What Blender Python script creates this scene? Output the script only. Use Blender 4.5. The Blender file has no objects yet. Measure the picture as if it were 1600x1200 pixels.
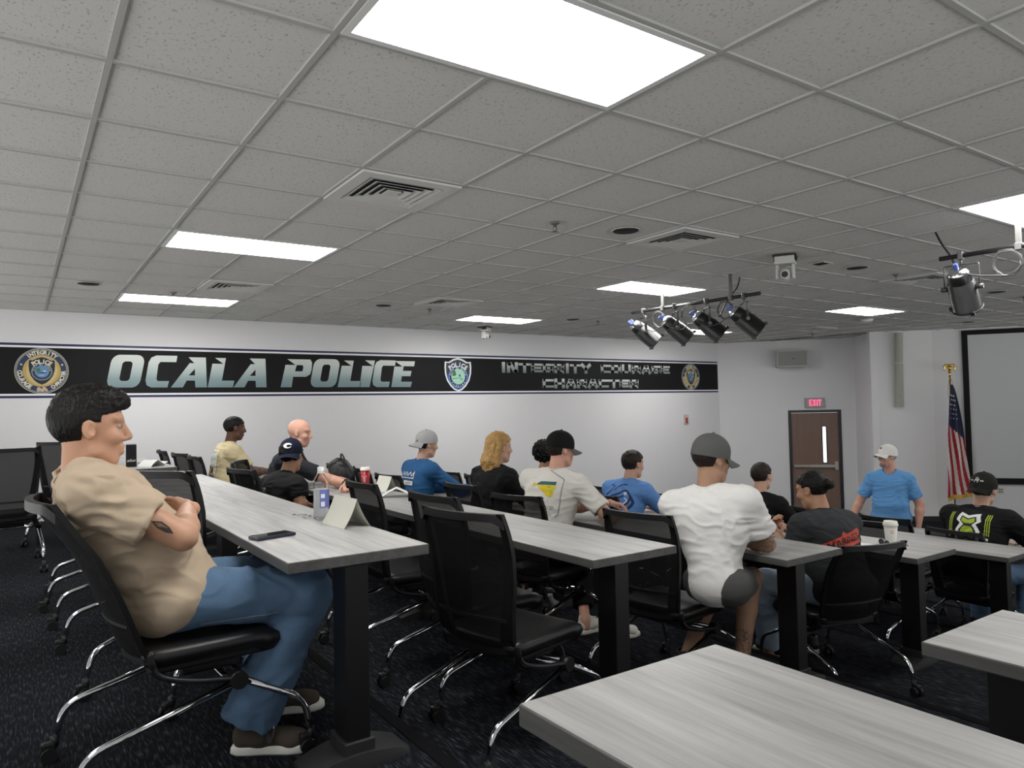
import bpy, bmesh, math, random
import numpy as np
from mathutils import Vector, Matrix
from mathutils.bvhtree import BVHTree
random.seed(7)
scene = bpy.context.scene
COL = scene.collection
PI = math.pi

# ------------------------------------------------------------------ camera, world, exposure
EYE = 1.229
cam_data = bpy.data.cameras.new('camera')
cam = bpy.data.objects.new('camera', cam_data)
COL.objects.link(cam)
R_ = Vector((0.8251101, -0.56457786, -0.02109885))
U_ = Vector((-7.06781053e-04, -3.83764174e-02, 9.99263104e-01))
F_ = Vector((0.56497153, 0.82448717, 0.0320638))
cam.matrix_world = Matrix(((R_.x, U_.x, -F_.x, 0), (R_.y, U_.y, -F_.y, 0), (R_.z, U_.z, -F_.z, EYE), (0, 0, 0, 1)))
cam_data.sensor_width = 36
cam_data.lens = 36 * 1129.32 / 1600
cam_data.clip_start = 0.05
scene.camera = cam
LAMP = 12.5            # brightness of the ceiling troffers
SURROUND = 1.3
w = bpy.data.worlds.new('world'); scene.world = w; w.use_nodes = True
# the rest of the hall behind and to the right is not built: an added soft surround stands in for its light, stronger from below to brighten the ceiling
_t = w.node_tree; _bg = _t.nodes['Background']
_tc = _t.nodes.new('ShaderNodeTexCoord'); _sx = _t.nodes.new('ShaderNodeSeparateXYZ'); _rp = _t.nodes.new('ShaderNodeValToRGB')
_mr = _t.nodes.new('ShaderNodeMapRange'); _mr.inputs[1].default_value = -1; _mr.inputs[2].default_value = 1
_t.links.new(_tc.outputs['Generated'], _sx.inputs[0]); _t.links.new(_sx.outputs['Z'], _mr.inputs[0]); _t.links.new(_mr.outputs[0], _rp.inputs[0])
_e = _rp.color_ramp.elements; _e[0].position = .44; _e[0].color = (1.0, 1.0, .985, 1); _e[1].position = .54; _e[1].color = (.16, .16, .165, 1)
_t.links.new(_rp.outputs[0], _bg.inputs[0]); _bg.inputs[1].default_value = SURROUND
vs = scene.view_settings
vs.view_transform = 'Standard'; vs.look = 'None'; vs.gamma = 1; vs.exposure = 0.80
vs.use_curve_mapping = False
scene.cycles.max_bounces = 8
scene.cycles.diffuse_bounces = 5
scene.cycles.glossy_bounces = 4
scene.cycles.transparent_max_bounces = 16
scene.cycles.sample_clamp_indirect = 6

# ------------------------------------------------------------------ materials
MATS = {}
def node_mat(name):
    m = bpy.data.materials.new(name); m.use_nodes = True
    return m, m.node_tree, m.node_tree.nodes['Principled BSDF']
def M(name, col, rough=0.5, metal=0.0, bump=0.0, scale=200.0, vary=0.0, vscale=8.0, spec=0.5, alpha=None, stretch=None, coat=0, sheen=0):
    if name in MATS: return MATS[name]
    m, t, b = node_mat(name)
    b.inputs['Base Color'].default_value = (*col, 1)
    b.inputs['Roughness'].default_value = rough
    b.inputs['Metallic'].default_value = metal
    b.inputs['Specular IOR Level'].default_value = spec
    if coat: b.inputs['Coat Weight'].default_value = coat
    if sheen: b.inputs['Sheen Weight'].default_value = sheen
    tc = t.nodes.new('ShaderNodeTexCoord'); src = tc.outputs['Object']
    if stretch:
        mp = t.nodes.new('ShaderNodeMapping'); mp.inputs['Scale'].default_value = stretch
        t.links.new(src, mp.inputs[0]); src = mp.outputs[0]
    if vary:
        n = t.nodes.new('ShaderNodeTexNoise'); n.inputs['Scale'].default_value = vscale; n.inputs['Detail'].default_value = 6
        t.links.new(src, n.inputs['Vector'])
        mx = t.nodes.new('ShaderNodeMixRGB'); mx.blend_type = 'MIX'
        mx.inputs[1].default_value = (*[c * (1 - vary) for c in col], 1); mx.inputs[2].default_value = (*[min(1, c * (1 + vary)) for c in col], 1)
        t.links.new(n.outputs['Fac'], mx.inputs[0]); t.links.new(mx.outputs[0], b.inputs['Base Color'])
    if bump:
        n2 = t.nodes.new('ShaderNodeTexNoise'); n2.inputs['Scale'].default_value = scale; n2.inputs['Detail'].default_value = 3
        t.links.new(src, n2.inputs['Vector'])
        bp = t.nodes.new('ShaderNodeBump'); bp.inputs['Strength'].default_value = bump; bp.inputs['Distance'].default_value = 0.01
        t.links.new(n2.outputs['Fac'], bp.inputs['Height']); t.links.new(bp.outputs[0], b.inputs['Normal'])
    if alpha is not None: b.inputs['Alpha'].default_value = alpha
    MATS[name] = m
    return m
def emit(name, col, s):
    if name in MATS: return MATS[name]
    m = bpy.data.materials.new(name); m.use_nodes = True; t = m.node_tree; t.nodes.clear()
    e = t.nodes.new('ShaderNodeEmission'); e.inputs[0].default_value = (*col, 1); e.inputs[1].default_value = s
    o = t.nodes.new('ShaderNodeOutputMaterial'); t.links.new(e.outputs[0], o.inputs[0]); MATS[name] = m
    return m

# ------------------------------------------------------------------ mesh building
class MB:
    """collects faces of one mesh object; each face has a material slot and a smooth flag"""
    def __init__(s): s.v = []; s.f = []; s.m = []; s.s = []
    def add(s, vs, fs, mat=0, smooth=False):
        b = len(s.v); s.v.extend([tuple(x) for x in vs]); s.f.extend([tuple(b + i for i in f) for f in fs])
        s.m.extend([mat] * len(fs)); s.s.extend([smooth] * len(fs)); return s
    def box(s, c, d, mat=0, bev=0.0, rot=None, taper=1.0):
        bm = bmesh.new(); bmesh.ops.create_cube(bm, size=1)
        for v in bm.verts:
            t = taper if v.co.z < 0 else 1
            v.co = Vector((v.co.x * d[0] * t, v.co.y * d[1] * t, v.co.z * d[2]))
        if bev: bmesh.ops.bevel(bm, geom=bm.edges[:], offset=bev, segments=2, profile=0.5, affect='EDGES')
        mm = (rot.to_3x3() if rot is not None else Matrix.Identity(3))
        bm.verts.index_update()
        vs = [mm @ v.co + Vector(c) for v in bm.verts]; fs = [[v.index for v in f.verts] for f in bm.faces]
        bm.free(); return s.add(vs, fs, mat, False)
    def tube(s, pts, r, n=10, mat=0, cap=True, closed=False, smooth=True, flat=None):
        pts = [Vector(p) for p in pts]; N = len(pts); rs = r if isinstance(r, (list, tuple)) else [r] * N
        vs = []; up = None
        for i, p in enumerate(pts):
            if closed: t = pts[(i + 1) % N] - pts[i - 1]
            else: t = pts[min(i + 1, N - 1)] - pts[max(i - 1, 0)]
            t = t.normalized() if t.length > 1e-9 else Vector((0, 0, 1))
            if up is None:
                a = Vector((0, 0, 1)) if abs(t.z) < .9 else Vector((0, 1, 0))
                up = (a - t * a.dot(t)).normalized()
            else:
                up = (up - t * up.dot(t)); up = up.normalized() if up.length > 1e-6 else t.orthogonal().normalized()
            sd = t.cross(up)
            fx, fy = flat if flat else (1, 1)
            for k in range(n):
                an = 2 * PI * k / n
                vs.append(p + (up * math.cos(an) * fx + sd * math.sin(an) * fy) * rs[i])
        fs = []
        for i in range(N if closed else N - 1):
            for k in range(n):
                a = i * n + k; b = i * n + (k + 1) % n; j = ((i + 1) % N) * n
                fs.append((a, b, j + (k + 1) % n, j + k))
        s.add(vs, fs, mat, smooth)
        if cap and not closed:
            b = len(s.v) - len(vs)
            s.f.append(tuple(b + k for k in reversed(range(n)))); s.f.append(tuple(b + (N - 1) * n + k for k in range(n)))
            s.m.extend([mat, mat]); s.s.extend([False, False])
        return s
    def cyl(s, a, b, r, n=16, mat=0, r2=None, smooth=True): return s.tube([a, b], [r, r if r2 is None else r2], n, mat, True, False, smooth)
    def lathe(s, prof, n=24, mat=0, M4=None, smooth=True, cap=False):
        M4 = M4 or Matrix.Identity(4); vs = []
        for (r, z) in prof:
            for k in range(n): vs.append(M4 @ Vector((r * math.cos(2 * PI * k / n), r * math.sin(2 * PI * k / n), z)))
        fs = []
        for i in range(len(prof) - 1):
            for k in range(n): fs.append((i * n + k, i * n + (k + 1) % n, (i + 1) * n + (k + 1) % n, (i + 1) * n + k))
        if cap: fs.append(tuple(reversed(range(n)))); fs.append(tuple((len(prof) - 1) * n + k for k in range(n)))
        return s.add(vs, fs, mat, smooth)
    def ell(s, c, r, n=16, mat=0, rot=None, squash=None):
        vs = []; fs = []; mm = rot or Matrix.Identity(3); h = n // 2
        for i in range(h + 1):
            th = PI * i / h
            for k in range(n):
                ph = 2 * PI * k / n
                vs.append(mm @ Vector((r[0] * math.sin(th) * math.cos(ph), r[1] * math.sin(th) * math.sin(ph), r[2] * math.cos(th))) + Vector(c))
        for i in range(h):
            for k in range(n): fs.append((i * n + k, (i + 1) * n + k, (i + 1) * n + (k + 1) % n, i * n + (k + 1) % n))
        return s.add(vs, fs, mat, True)
    def prism(s, poly, o, ax, ay, h, mat=0, holes=()):
        """2D outline (with holes) laid in the plane o + x*ax + y*ay and thickened by the vector h"""
        from mathutils.geometry import tessellate_polygon
        o, ax, ay, h = Vector(o), Vector(ax), Vector(ay), Vector(h)
        loops = [list(poly)] + [list(q) for q in holes]
        flat = [p for l in loops for p in l]
        tris = tessellate_polygon([[Vector((x, y, 0)) for x, y in l] for l in loops])
        n = len(flat); base = [o + ax * x + ay * y for x, y in flat]
        vs = base + [p + h for p in base]
        nrm = ax.cross(ay); up = nrm.dot(h) > 0
        fs = []
        for a, b, c in tris:
            (x1, y1), (x2, y2), (x3, y3) = flat[a], flat[b], flat[c]
            ccw = (x2 - x1) * (y3 - y1) - (x3 - x1) * (y2 - y1) > 0
            t = (a, b, c) if ccw == up else (c, b, a)
            fs.append(tuple(n + i for i in t)); fs.append(tuple(reversed(t)))
        k = 0
        for l in loops:
            for i in range(len(l)): fs.append((k + i, k + (i + 1) % len(l), n + k + (i + 1) % len(l), n + k + i))
            k += len(l)
        return s.add(vs, fs, mat)
    def join(s, o, M4=None, mat=None):
        vs = o.v if M4 is None else [tuple(M4 @ Vector(p)) for p in o.v]
        b = len(s.v); s.v.extend(vs); s.f.extend([tuple(b + i for i in f) for f in o.f])
        s.m.extend(o.m if mat is None else [mat] * len(o.f)); s.s.extend(o.s); return s
    def build(s, name, mats, parent=None, loc=None, rotz=0.0):
        me = bpy.data.meshes.new(name); me.from_pydata(s.v, [], s.f); me.update()
        mats = mats if isinstance(mats, (list, tuple)) else [mats]
        for m in mats: me.materials.append(m)
        me.polygons.foreach_set('material_index', s.m); me.polygons.foreach_set('use_smooth', s.s)
        return link(name, me, parent, loc, rotz)
def link(name, me, parent=None, loc=None, rotz=0.0):
    o = bpy.data.objects.new(name, me); COL.objects.link(o)
    if parent is not None: o.parent = parent
    if loc is not None: o.location = loc
    if rotz: o.rotation_euler = (0, 0, rotz)
    return o
def tag(o, label=None, cat=None, group=None, kind=None):
    if label: o['label'] = label
    if cat: o['category'] = cat
    if group: o['group'] = group
    if kind: o['kind'] = kind
    return o
def thing(name, label, cat, loc=(0, 0, 0), rotz=0.0, group=None):
    o = bpy.data.objects.new(name, None); COL.objects.link(o)
    o.location = loc; o.rotation_euler = (0, 0, rotz); o.empty_display_size = .1
    return tag(o, label, cat, group)
def copy_tree(o, parent=None):
    c = o.copy(); COL.objects.link(c)
    if parent is not None: c.parent = parent
    for ch in list(o.children): copy_tree(ch, c)
    return c
def Rz(a): return Matrix.Rotation(a, 4, 'Z')
def Rx(a): return Matrix.Rotation(a, 4, 'X')
def Ry(a): return Matrix.Rotation(a, 4, 'Y')
def Tr(*p): return Matrix.Translation(p)
def arc(c, r, a0, a1, n, ax=(1, 0, 0), ay=(0, 0, 1)):
    c, ax, ay = Vector(c), Vector(ax), Vector(ay)
    return [c + ax * (r * math.cos(a0 + (a1 - a0) * i / n)) + ay * (r * math.sin(a0 + (a1 - a0) * i / n)) for i in range(n + 1)]
def bez(pts, n=8):
    """smooth curve through points (Catmull-Rom)"""
    P = [Vector(p) for p in pts]; P = [P[0] * 2 - P[1]] + P + [P[-1] * 2 - P[-2]]; out = []
    for i in range(1, len(P) - 2):
        for k in range(n):
            t = k / n; a, b, c, d = P[i - 1:i + 3]
            out.append(.5 * ((2 * b) + (c - a) * t + (2 * a - 5 * b + 4 * c - d) * t * t + (3 * b - a - 3 * c + d) * t ** 3))
    return out + [P[-2]]
def fillet(pts, r, n=5):
    """polyline with rounded inner corners"""
    P = [Vector(p) for p in pts]; out = [P[0]]
    for i in range(1, len(P) - 1):
        a = (P[i - 1] - P[i]); b = (P[i + 1] - P[i]); rr = min(r, a.length * .45, b.length * .45)
        p0 = P[i] + a.normalized() * rr; p1 = P[i] + b.normalized() * rr
        for k in range(n + 1):
            t = k / n; out.append(p0 * (1 - t) ** 2 + P[i] * 2 * t * (1 - t) + p1 * t * t)
    return out + [P[-1]]
# ------------------------------------------------------------------ room shell
CEIL = 2.498; FLOOR = -1.05; STEP = 0.175; WALLY = 10.2300
P0, P1, P2, P3 = Vector((12.36, 10.23, 0)), Vector((14.11, 8.22, 0)), Vector((13.23, 7.38, 0)), Vector((14.06, 6.66, 0))
dP = Vector((.88, -1.18, 0)).normalized(); P4 = P3 + dP * 6.0
m_wall = M('wall_paint', (.75, .745, .757), .7, bump=.06, scale=60, vary=.012, vscale=3)
def wall_mat_ceiling():
    m, t, b = node_mat('acoustic_tile'); b.inputs['Roughness'].default_value = .95; b.inputs['Specular IOR Level'].default_value = .1
    tc = t.nodes.new('ShaderNodeTexCoord')
    mp = t.nodes.new('ShaderNodeMapping'); mp.inputs['Scale'].default_value = (1, .55, 1); t.links.new(tc.outputs['Object'], mp.inputs[0])
    n = t.nodes.new('ShaderNodeTexNoise'); n.inputs['Scale'].default_value = 95; n.inputs['Detail'].default_value = 2.5; n.inputs['Roughness'].default_value = .6
    t.links.new(mp.outputs[0], n.inputs['Vector'])
    r = t.nodes.new('ShaderNodeValToRGB'); r.color_ramp.elements[0].position = .34; r.color_ramp.elements[1].position = .41
    r.color_ramp.elements[0].color = (.46, .46, .45, 1); r.color_ramp.elements[1].color = (.66, .655, .63, 1)
    t.links.new(n.outputs['Fac'], r.inputs[0]); t.links.new(r.outputs[0], b.inputs['Base Color'])
    bp = t.nodes.new('ShaderNodeBump'); bp.inputs['Strength'].default_value = .25; bp.inputs['Distance'].default_value = .004
    t.links.new(r.outputs[0], bp.inputs['Height']); t.links.new(bp.outputs[0], b.inputs['Normal'])
    return m
m_tile = wall_mat_ceiling()
m_grid = M('ceiling_grid_paint', (.43, .43, .415), .8)
def carpet():
    m, t, b = node_mat('carpet'); b.inputs['Roughness'].default_value = .95; b.inputs['Specular IOR Level'].default_value = .08
    tc = t.nodes.new('ShaderNodeTexCoord')
    mp = t.nodes.new('ShaderNodeMapping'); mp.inputs['Scale'].default_value = (1, .12, 1); t.links.new(tc.outputs['Object'], mp.inputs[0])
    n = t.nodes.new('ShaderNodeTexNoise'); n.inputs['Scale'].default_value = 130; n.inputs['Detail'].default_value = 2
    t.links.new(mp.outputs[0], n.inputs['Vector'])
    r = t.nodes.new('ShaderNodeValToRGB'); e = r.color_ramp.elements
    e[0].position = .48; e[0].color = (.0055, .0062, .0085, 1); e[1].position = .66; e[1].color = (.028, .030, .037, 1)
    e2 = r.color_ramp.elements.new(.74); e2.color = (.07, .07, .08, 1)
    t.links.new(n.outputs['Fac'], r.inputs[0]); t.links.new(r.outputs[0], b.inputs['Base Color'])
    n2 = t.nodes.new('ShaderNodeTexNoise'); n2.inputs['Scale'].default_value = 500
    t.links.new(tc.outputs['Object'], n2.inputs['Vector'])
    bp = t.nodes.new('ShaderNodeBump'); bp.inputs['Strength'].default_value = .4; bp.inputs['Distance'].default_value = .004
    t.links.new(n2.outputs['Fac'], bp.inputs['Height']); t.links.new(bp.outputs[0], b.inputs['Normal'])
    return m
m_carpet = carpet()
XB, YR = -2.4, -3.2
def struct(name, mb, m, parent=None): return tag(mb.build(name, m, parent), kind='structure')
# stepped floor: tier k spans the row behind table k
def tier_front(k): return 1.25 + (k - 1) * 1.3155      # x of the riser in front of tier k
fl = MB()
edges = [XB] + [tier_front(k) for k in range(1, 7)] + [18.0]
for k in range(7):
    z = 0 - STEP * k if k < 6 else FLOOR
    fl.box(((edges[k] + edges[k + 1]) / 2, (YR + WALLY) / 2, (z + FLOOR - .3) / 2), (edges[k + 1] - edges[k], WALLY - YR, z - (FLOOR - .3)))
struct('floor', fl, m_carpet)
m_nose = M('stair_nosing', (.006, .006, .007), .95, spec=.05)
for k in range(1, 7):
    n = MB(); x = tier_front(k); z = -STEP * (k - 1)
    n.box((x - .02, (YR + WALLY) / 2, z + .002), (.05, WALLY - YR - .02, .004)); n.box((x + .0035, (YR + WALLY) / 2, z - .014), (.007, WALLY - YR - .02, .032))
    struct('trim_%d' % k, n, m_nose)
def wall_quad(name, a, b, m=m_wall, z0=FLOOR - .1, z1=CEIL + .05, th=.12):
    a, b = Vector(a), Vector(b); d = (b - a).normalized(); n = Vector((d.y, -d.x, 0))   # inside on the -n side... thickened outward
    mb = MB(); o = -n * th
    vs = [a, b, b + o, a + o]
    q = [Vector((p.x, p.y, z0)) for p in vs] + [Vector((p.x, p.y, z1)) for p in vs]
    mb.add(q, [(0, 1, 5, 4), (1, 2, 6, 5), (2, 3, 7, 6), (3, 0, 4, 7), (4, 5, 6, 7), (3, 2, 1, 0)])
    return struct(name, mb, m)
wall_quad('wall_left', (XB, WALLY, 0), (P0.x, WALLY, 0))
m_wall2 = m_wall
# the angled front: three facets, with the door opening cut in the first
dA = (P1 - P0).normalized(); nA = Vector((dA.y, -dA.x, 0))
def on_A(s, z, off=0.0): return P0 + dA * s + nA * off + Vector((0, 0, z))
D0, D1, DT = 1.425, 2.335, .985        # door opening along the facet
fa = MB()
for s0, s1, z0, z1 in ((0, D0, FLOOR - .1, CEIL + .05), (D1, 2.665, FLOOR - .1, CEIL + .05), (D0, D1, DT, CEIL + .05)):
    q = [on_A(s0, z0), on_A(s1, z0), on_A(s1, z0, -.12), on_A(s0, z0, -.12)]
    q = q + [p + Vector((0, 0, z1 - z0)) for p in q]
    fa.add(q, [(0, 1, 5, 4), (1, 2, 6, 5), (2, 3, 7, 6), (3, 0, 4, 7), (4, 5, 6, 7), (3, 2, 1, 0)])
struct('wall_front', fa, m_wall)
wall_quad('wall_front_return', P1, P2)
wall_quad('wall_front_panel', P2, P3)
wall_quad('wall_stage', P3, P4)
# ceiling: 2 ft tiles in a white grid, with openings left for the troffers, vents and speakers below it
G = .6096; GX, GY = 0.8792, 2.2894
def gx(i): return GX + i * G
def gy(j): return GY + j * G
ce = MB(); ce.box(((XB + 20) / 2, (YR + WALLY) / 2, CEIL + .05), (20 - XB, WALLY - YR, .09)); struct('ceiling', ce, m_tile)
gr = MB()
i0 = math.ceil((XB - GX) / G); i1 = math.floor((18.5 - GX) / G); j0 = math.ceil((YR - GY) / G); j1 = math.floor((WALLY - GY) / G)
LIGHTS = [(i, j) for i in (0, 7, 14) for j in (-1, 5, 10)] + [(-5, -1), (-5, 5)]
NOBAR = {(i + 1, j) for i, j in LIGHTS}      # a two-tile light has no bar across its middle
for i in range(i0, i1 + 1):
    ys = [YR + .005] + sorted(v for a, j in NOBAR if a == i for v in (gy(j) + .011, gy(j + 1) - .011)) + [WALLY - .005]
    for a, b in zip(ys[::2], ys[1::2]): gr.box((gx(i), (a + b) / 2, CEIL + .001), (.022, b - a, .012))
for j in range(j0, j1 + 1): gr.box(((XB + 18.5) / 2, gy(j), CEIL + .0015), (18.5 - XB - .02, .022, .011))
struct('trim_ceiling_grid', gr, m_grid)
tk = MB(); a, b = Vector((12.75, 9.45, CEIL - .004)), Vector((13.45, 7.3, CEIL - .004)); d = (b - a).normalized(); pn = Vector((d.y, -d.x, 0)) * .03
tk.add([a - pn, b - pn, b + pn, a + pn] + [p + Vector((0, 0, .006)) for p in (a - pn, b - pn, b + pn, a + pn)], [(3, 2, 1, 0), (4, 5, 6, 7), (0, 1, 5, 4), (1, 2, 6, 5), (2, 3, 7, 6), (3, 0, 4, 7)])
struct('trim_ceiling_slot', tk, M('slot_dark', (.02, .02, .02), .8))
bb = MB(); bb.box(((XB + P0.x) / 2, WALLY - .008, FLOOR + .05 + .0), (P0.x - XB, .014, .1))
m_base = M('rubber_base', (.02, .02, .022), .6)
struct('baseboard_left', bb, m_base)
for nm, a, b, s in (('baseboard_front', P0, P0 + dA * D0, 0), ('baseboard_panel', P2, P3, 0), ('baseboard_stage', P3, P4, 0)):
    d = (b - a).normalized(); n = Vector((d.y, -d.x, 0)); mb = MB()
    q = [a + n * .001, b + n * .001, b + n * .014, a + n * .014]; q = [Vector((p.x, p.y, FLOOR)) for p in q] + [Vector((p.x, p.y, FLOOR + .1)) for p in q]
    mb.add(q, [(0, 1, 5, 4), (1, 2, 6, 5), (2, 3, 7, 6), (3, 0, 4, 7), (4, 5, 6, 7), (3, 2, 1, 0)]); struct(nm, mb, m_base)

# ------------------------------------------------------------------ troffers
m_troff = M('troffer_frame', (.75, .75, .74), .4)
m_lens = emit('troffer_lens', (1.0, .985, .965), LAMP)
def troffer(i, j, label):
    x0, x1, y0, y1 = gx(i) + .013, gx(i + 2) - .013, gy(j) + .013, gy(j + 1) - .013
    t = thing('ceiling_light', label, 'ceiling light', ((x0 + x1) / 2, (y0 + y1) / 2, CEIL), group='fluorescent troffers in the ceiling')
    lx, ly = (x1 - x0) / 2, (y1 - y0) / 2; f = MB(); w_ = .028
    for c, d in (((0, ly - w_ / 2, -.002), (2 * lx, w_, .012)), ((0, -ly + w_ / 2, -.002), (2 * lx, w_, .012)), ((lx - w_ / 2, 0, -.002), (w_, 2 * ly - 2 * w_, .012)), ((-lx + w_ / 2, 0, -.002), (w_, 2 * ly - 2 * w_, .012))):
        f.box(c, d)
    f.build('frame', m_troff, t)
    l = MB(); l.box((0, 0, .0015), (2 * lx - 2 * w_, 2 * ly - 2 * w_, .006)); l.build('diffuser', m_lens, t)
    return t
LT = {(0, -1): 'largest bright ceiling troffer, top centre of the photo, right overhead', (0, 5): 'lit ceiling troffer just left of the big square vent',
      (0, 10): 'lit ceiling troffer nearest the wall above OCALA lettering', (7, -1): 'bright ceiling troffer cut by the right edge above the spotlight bar',
      (7, 5): 'lit ceiling troffer just above the row of four spotlights', (7, 10): 'lit ceiling troffer near the wall beside the tiny white camera',
      (14, 5): 'lit ceiling troffer nearest the screen and round smoke detector', (14, 10): 'lit ceiling troffer glimpsed behind the row of four spotlights'}
for (i, j), l in LT.items(): troffer(i, j, l)
troffer(14, -1, 'lit ceiling troffer over the front right seats')
for j in (-1, 5): troffer(-5, j, 'lit ceiling troffer over the back of the room')
# ------------------------------------------------------------------ tables
def laminate(name, dark):
    m, t, b = node_mat(name); b.inputs['Roughness'].default_value = .42; b.inputs['Specular IOR Level'].default_value = .4
    tc = t.nodes.new('ShaderNodeTexCoord')
    mp = t.nodes.new('ShaderNodeMapping'); mp.inputs['Scale'].default_value = (1, .055, 1); t.links.new(tc.outputs['Object'], mp.inputs[0])
    n = t.nodes.new('ShaderNodeTexNoise'); n.inputs['Scale'].default_value = 38; n.inputs['Detail'].default_value = 7; n.inputs['Roughness'].default_value = .62; n.inputs['Distortion'].default_value = .4
    t.links.new(mp.outputs[0], n.inputs['Vector'])
    n2 = t.nodes.new('ShaderNodeTexNoise'); n2.inputs['Scale'].default_value = 9; n2.inputs['Detail'].default_value = 3
    mp2 = t.nodes.new('ShaderNodeMapping'); mp2.inputs['Scale'].default_value = (1, .16, 1); t.links.new(tc.outputs['Object'], mp2.inputs[0]); t.links.new(mp2.outputs[0], n2.inputs['Vector'])
    ad = t.nodes.new('ShaderNodeMixRGB'); ad.inputs[0].default_value = .4; t.links.new(n.outputs['Fac'], ad.inputs[1]); t.links.new(n2.outputs['Fac'], ad.inputs[2])
    r = t.nodes.new('ShaderNodeValToRGB'); e = r.color_ramp.elements
    e[0].position = .33; e[0].color = (*[c * .62 for c in dark], 1); e[1].position = .64; e[1].color = (*[c * 1.28 for c in dark], 1)
    t.links.new(ad.outputs[0], r.inputs[0]); t.links.new(r.outputs[0], b.inputs['Base Color'])
    return m
m_top = laminate('grey_wood_laminate', (.345, .342, .33))
m_edge = laminate('grey_edge_band', (.075, .074, .071))
m_blk = M('black_powder_coat', (.004, .004, .0045), .42, bump=.03, scale=400, spec=.35)
m_blk2 = M('black_steel', (.008, .008, .009), .3)
m_foot = M('foot_lit_coat', (.018, .018, .019), .5)  # leg black lightened: light on the foot tops put into the colour
TOPZ = .74
TX = [.722 + 1.3155 * k for k in range(6)]; TW = .512
def table(label, x, y0, y1, k, posts, group=None, w_=TW):
    z = -STEP * (k - 1); L = y1 - y0
    t = thing('training_table', label, 'table', (x + w_ / 2, (y0 + y1) / 2, z), group=group)
    a = MB(); a.box((0, 0, TOPZ - .019), (w_, L, .036), 1, .0025)
    # the lighter laminate skin on the upper face
    a.box((0, 0, TOPZ - .0003), (w_ - .006, L - .006, .0012), 0)
    a.build('tabletop', [m_top, m_edge], t)
    br = MB(); ys = [p - (y0 + y1) / 2 for p in posts]
    br.box((0, (ys[0] + ys[-1]) / 2, TOPZ - .066), (.05, ys[-1] - ys[0] + .1, .05)); br.build('stretcher', m_blk, t)
    for y in ys:
        lg = MB(); lg.box((0, y, TOPZ / 2 - .005), (.085, .125, TOPZ - .085), 0, .004); lg.box((0, y, TOPZ - .041), (w_ * .82, .1, .006)); lo = lg.build('leg', m_blk, t)
        ft = MB(); hw = .185; n = 12; vs = []
        for i in range(n + 1):
            u = -1 + 2 * i / n; h = .052 - .034 * u * u; wy = .098 - .02 * u * u
            vs += [(u * hw, y - wy, 0), (u * hw, y - wy * .92, h), (u * hw, y + wy * .92, h), (u * hw, y + wy, 0)]
        fs = []
        for i in range(n):
            for q in range(4): fs.append((i * 4 + q, i * 4 + (q + 1) % 4, i * 4 + 4 + (q + 1) % 4, i * 4 + 4 + q))
        fs += [(3, 2, 1, 0), (n * 4, n * 4 + 1, n * 4 + 2, n * 4 + 3)]
        fs = [tuple(reversed(f)) for f in fs]
        ft.add(vs, fs, 0, False); ft.box((0, y, .065), (.11, .15, .05), 0, .004); ft.build('foot', m_foot, lo)
    return t
Y0 = 2.355
tA = table('long grey table in front of the man with folded arms, phone on it', TX[0], Y0, 6.27, 1, (2.47, 4.3, 5.94))
tA2 = table('far grey table by the wall, black box and papers on it', TX[0], 7.35, 9.35, 1, (7.5, 9.2))
tB = table('grey table with red cup and two folded cards on it', TX[1], 2.385, 8.6, 2, (2.55, 4.5, 7.0, 8.45))
tC = table('grey table under the tattooed elbow of the man in white', TX[2], 2.36, 8.9, 3, (2.52, 4.6, 6.7, 8.75))
tD = table('grey table with the white coffee cup on its end', TX[3] + .03, 2.365, 8.9, 4, (2.53, 4.6, 6.7, 8.75))
tE = table('grey table before the man in the black cap with green shirt print', TX[4] + .05, 2.375, 8.6, 5, (2.54, 4.5, 6.5, 8.45))
tF = table('farthest grey table, in the front row behind black chair backs', TX[5] + .05, 2.6, 7.4, 6, (2.77, 5, 7.2))
tN = table('nearest grey table, empty, filling the bottom right of the photo', .683, -2.9, .998, 1, (-2.7, -.9, .86), w_=.488)
tR = table('empty grey table cut off by the right edge of the photo', 2.04, -2.9, 1.025, 2, (-2.7, -.9, .89), w_=.5)

# ------------------------------------------------------------------ nesting chairs
def mesh_fabric():
    m, t, b = node_mat('chair_mesh'); b.inputs['Base Color'].default_value = (.008, .008, .009, 1); b.inputs['Roughness'].default_value = .8; b.inputs['Specular IOR Level'].default_value = .15
    tr = t.nodes.new('ShaderNodeBsdfTransparent'); mx = t.nodes.new('ShaderNodeMixShader'); out = t.nodes['Material Output']
    tc = t.nodes.new('ShaderNodeTexCoord')
    wv = t.nodes.new('ShaderNodeTexWave'); wv.bands_direction = 'Z'; wv.inputs['Scale'].default_value = 95; wv.inputs['Distortion'].default_value = .6
    t.links.new(tc.outputs['Object'], wv.inputs['Vector'])
    mr = t.nodes.new('ShaderNodeMapRange'); mr.inputs[3].default_value = .02; mr.inputs[4].default_value = .17; t.links.new(wv.outputs['Fac'], mr.inputs[0])
    t.links.new(mr.outputs[0], mx.inputs[0]); t.links.new(b.outputs[0], mx.inputs[1]); t.links.new(tr.outputs[0], mx.inputs[2]); t.links.new(mx.outputs[0], out.inputs[0])
    return m
m_mesh = mesh_fabric()
m_plas = M('chair_black_plastic', (.0045, .0045, .005), .45, bump=.02, scale=500, spec=.35)
m_seatf = M('chair_seat_vinyl', (.0055, .0055, .006), .4, bump=.1, scale=350)
m_chrome = M('chrome', (.75, .76, .78), .09, 1.0)
m_rub = M('caster_rubber', (.006, .006, .006), .5)
BACKK = 1.0
BACK_UP = BACK = [(-.175, .40), (-.205, .46), (-.222, .56), (-.225, .68), (-.235, .80), (-.262, .92), (-.285, .985)]   # back profile x(z)
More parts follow.
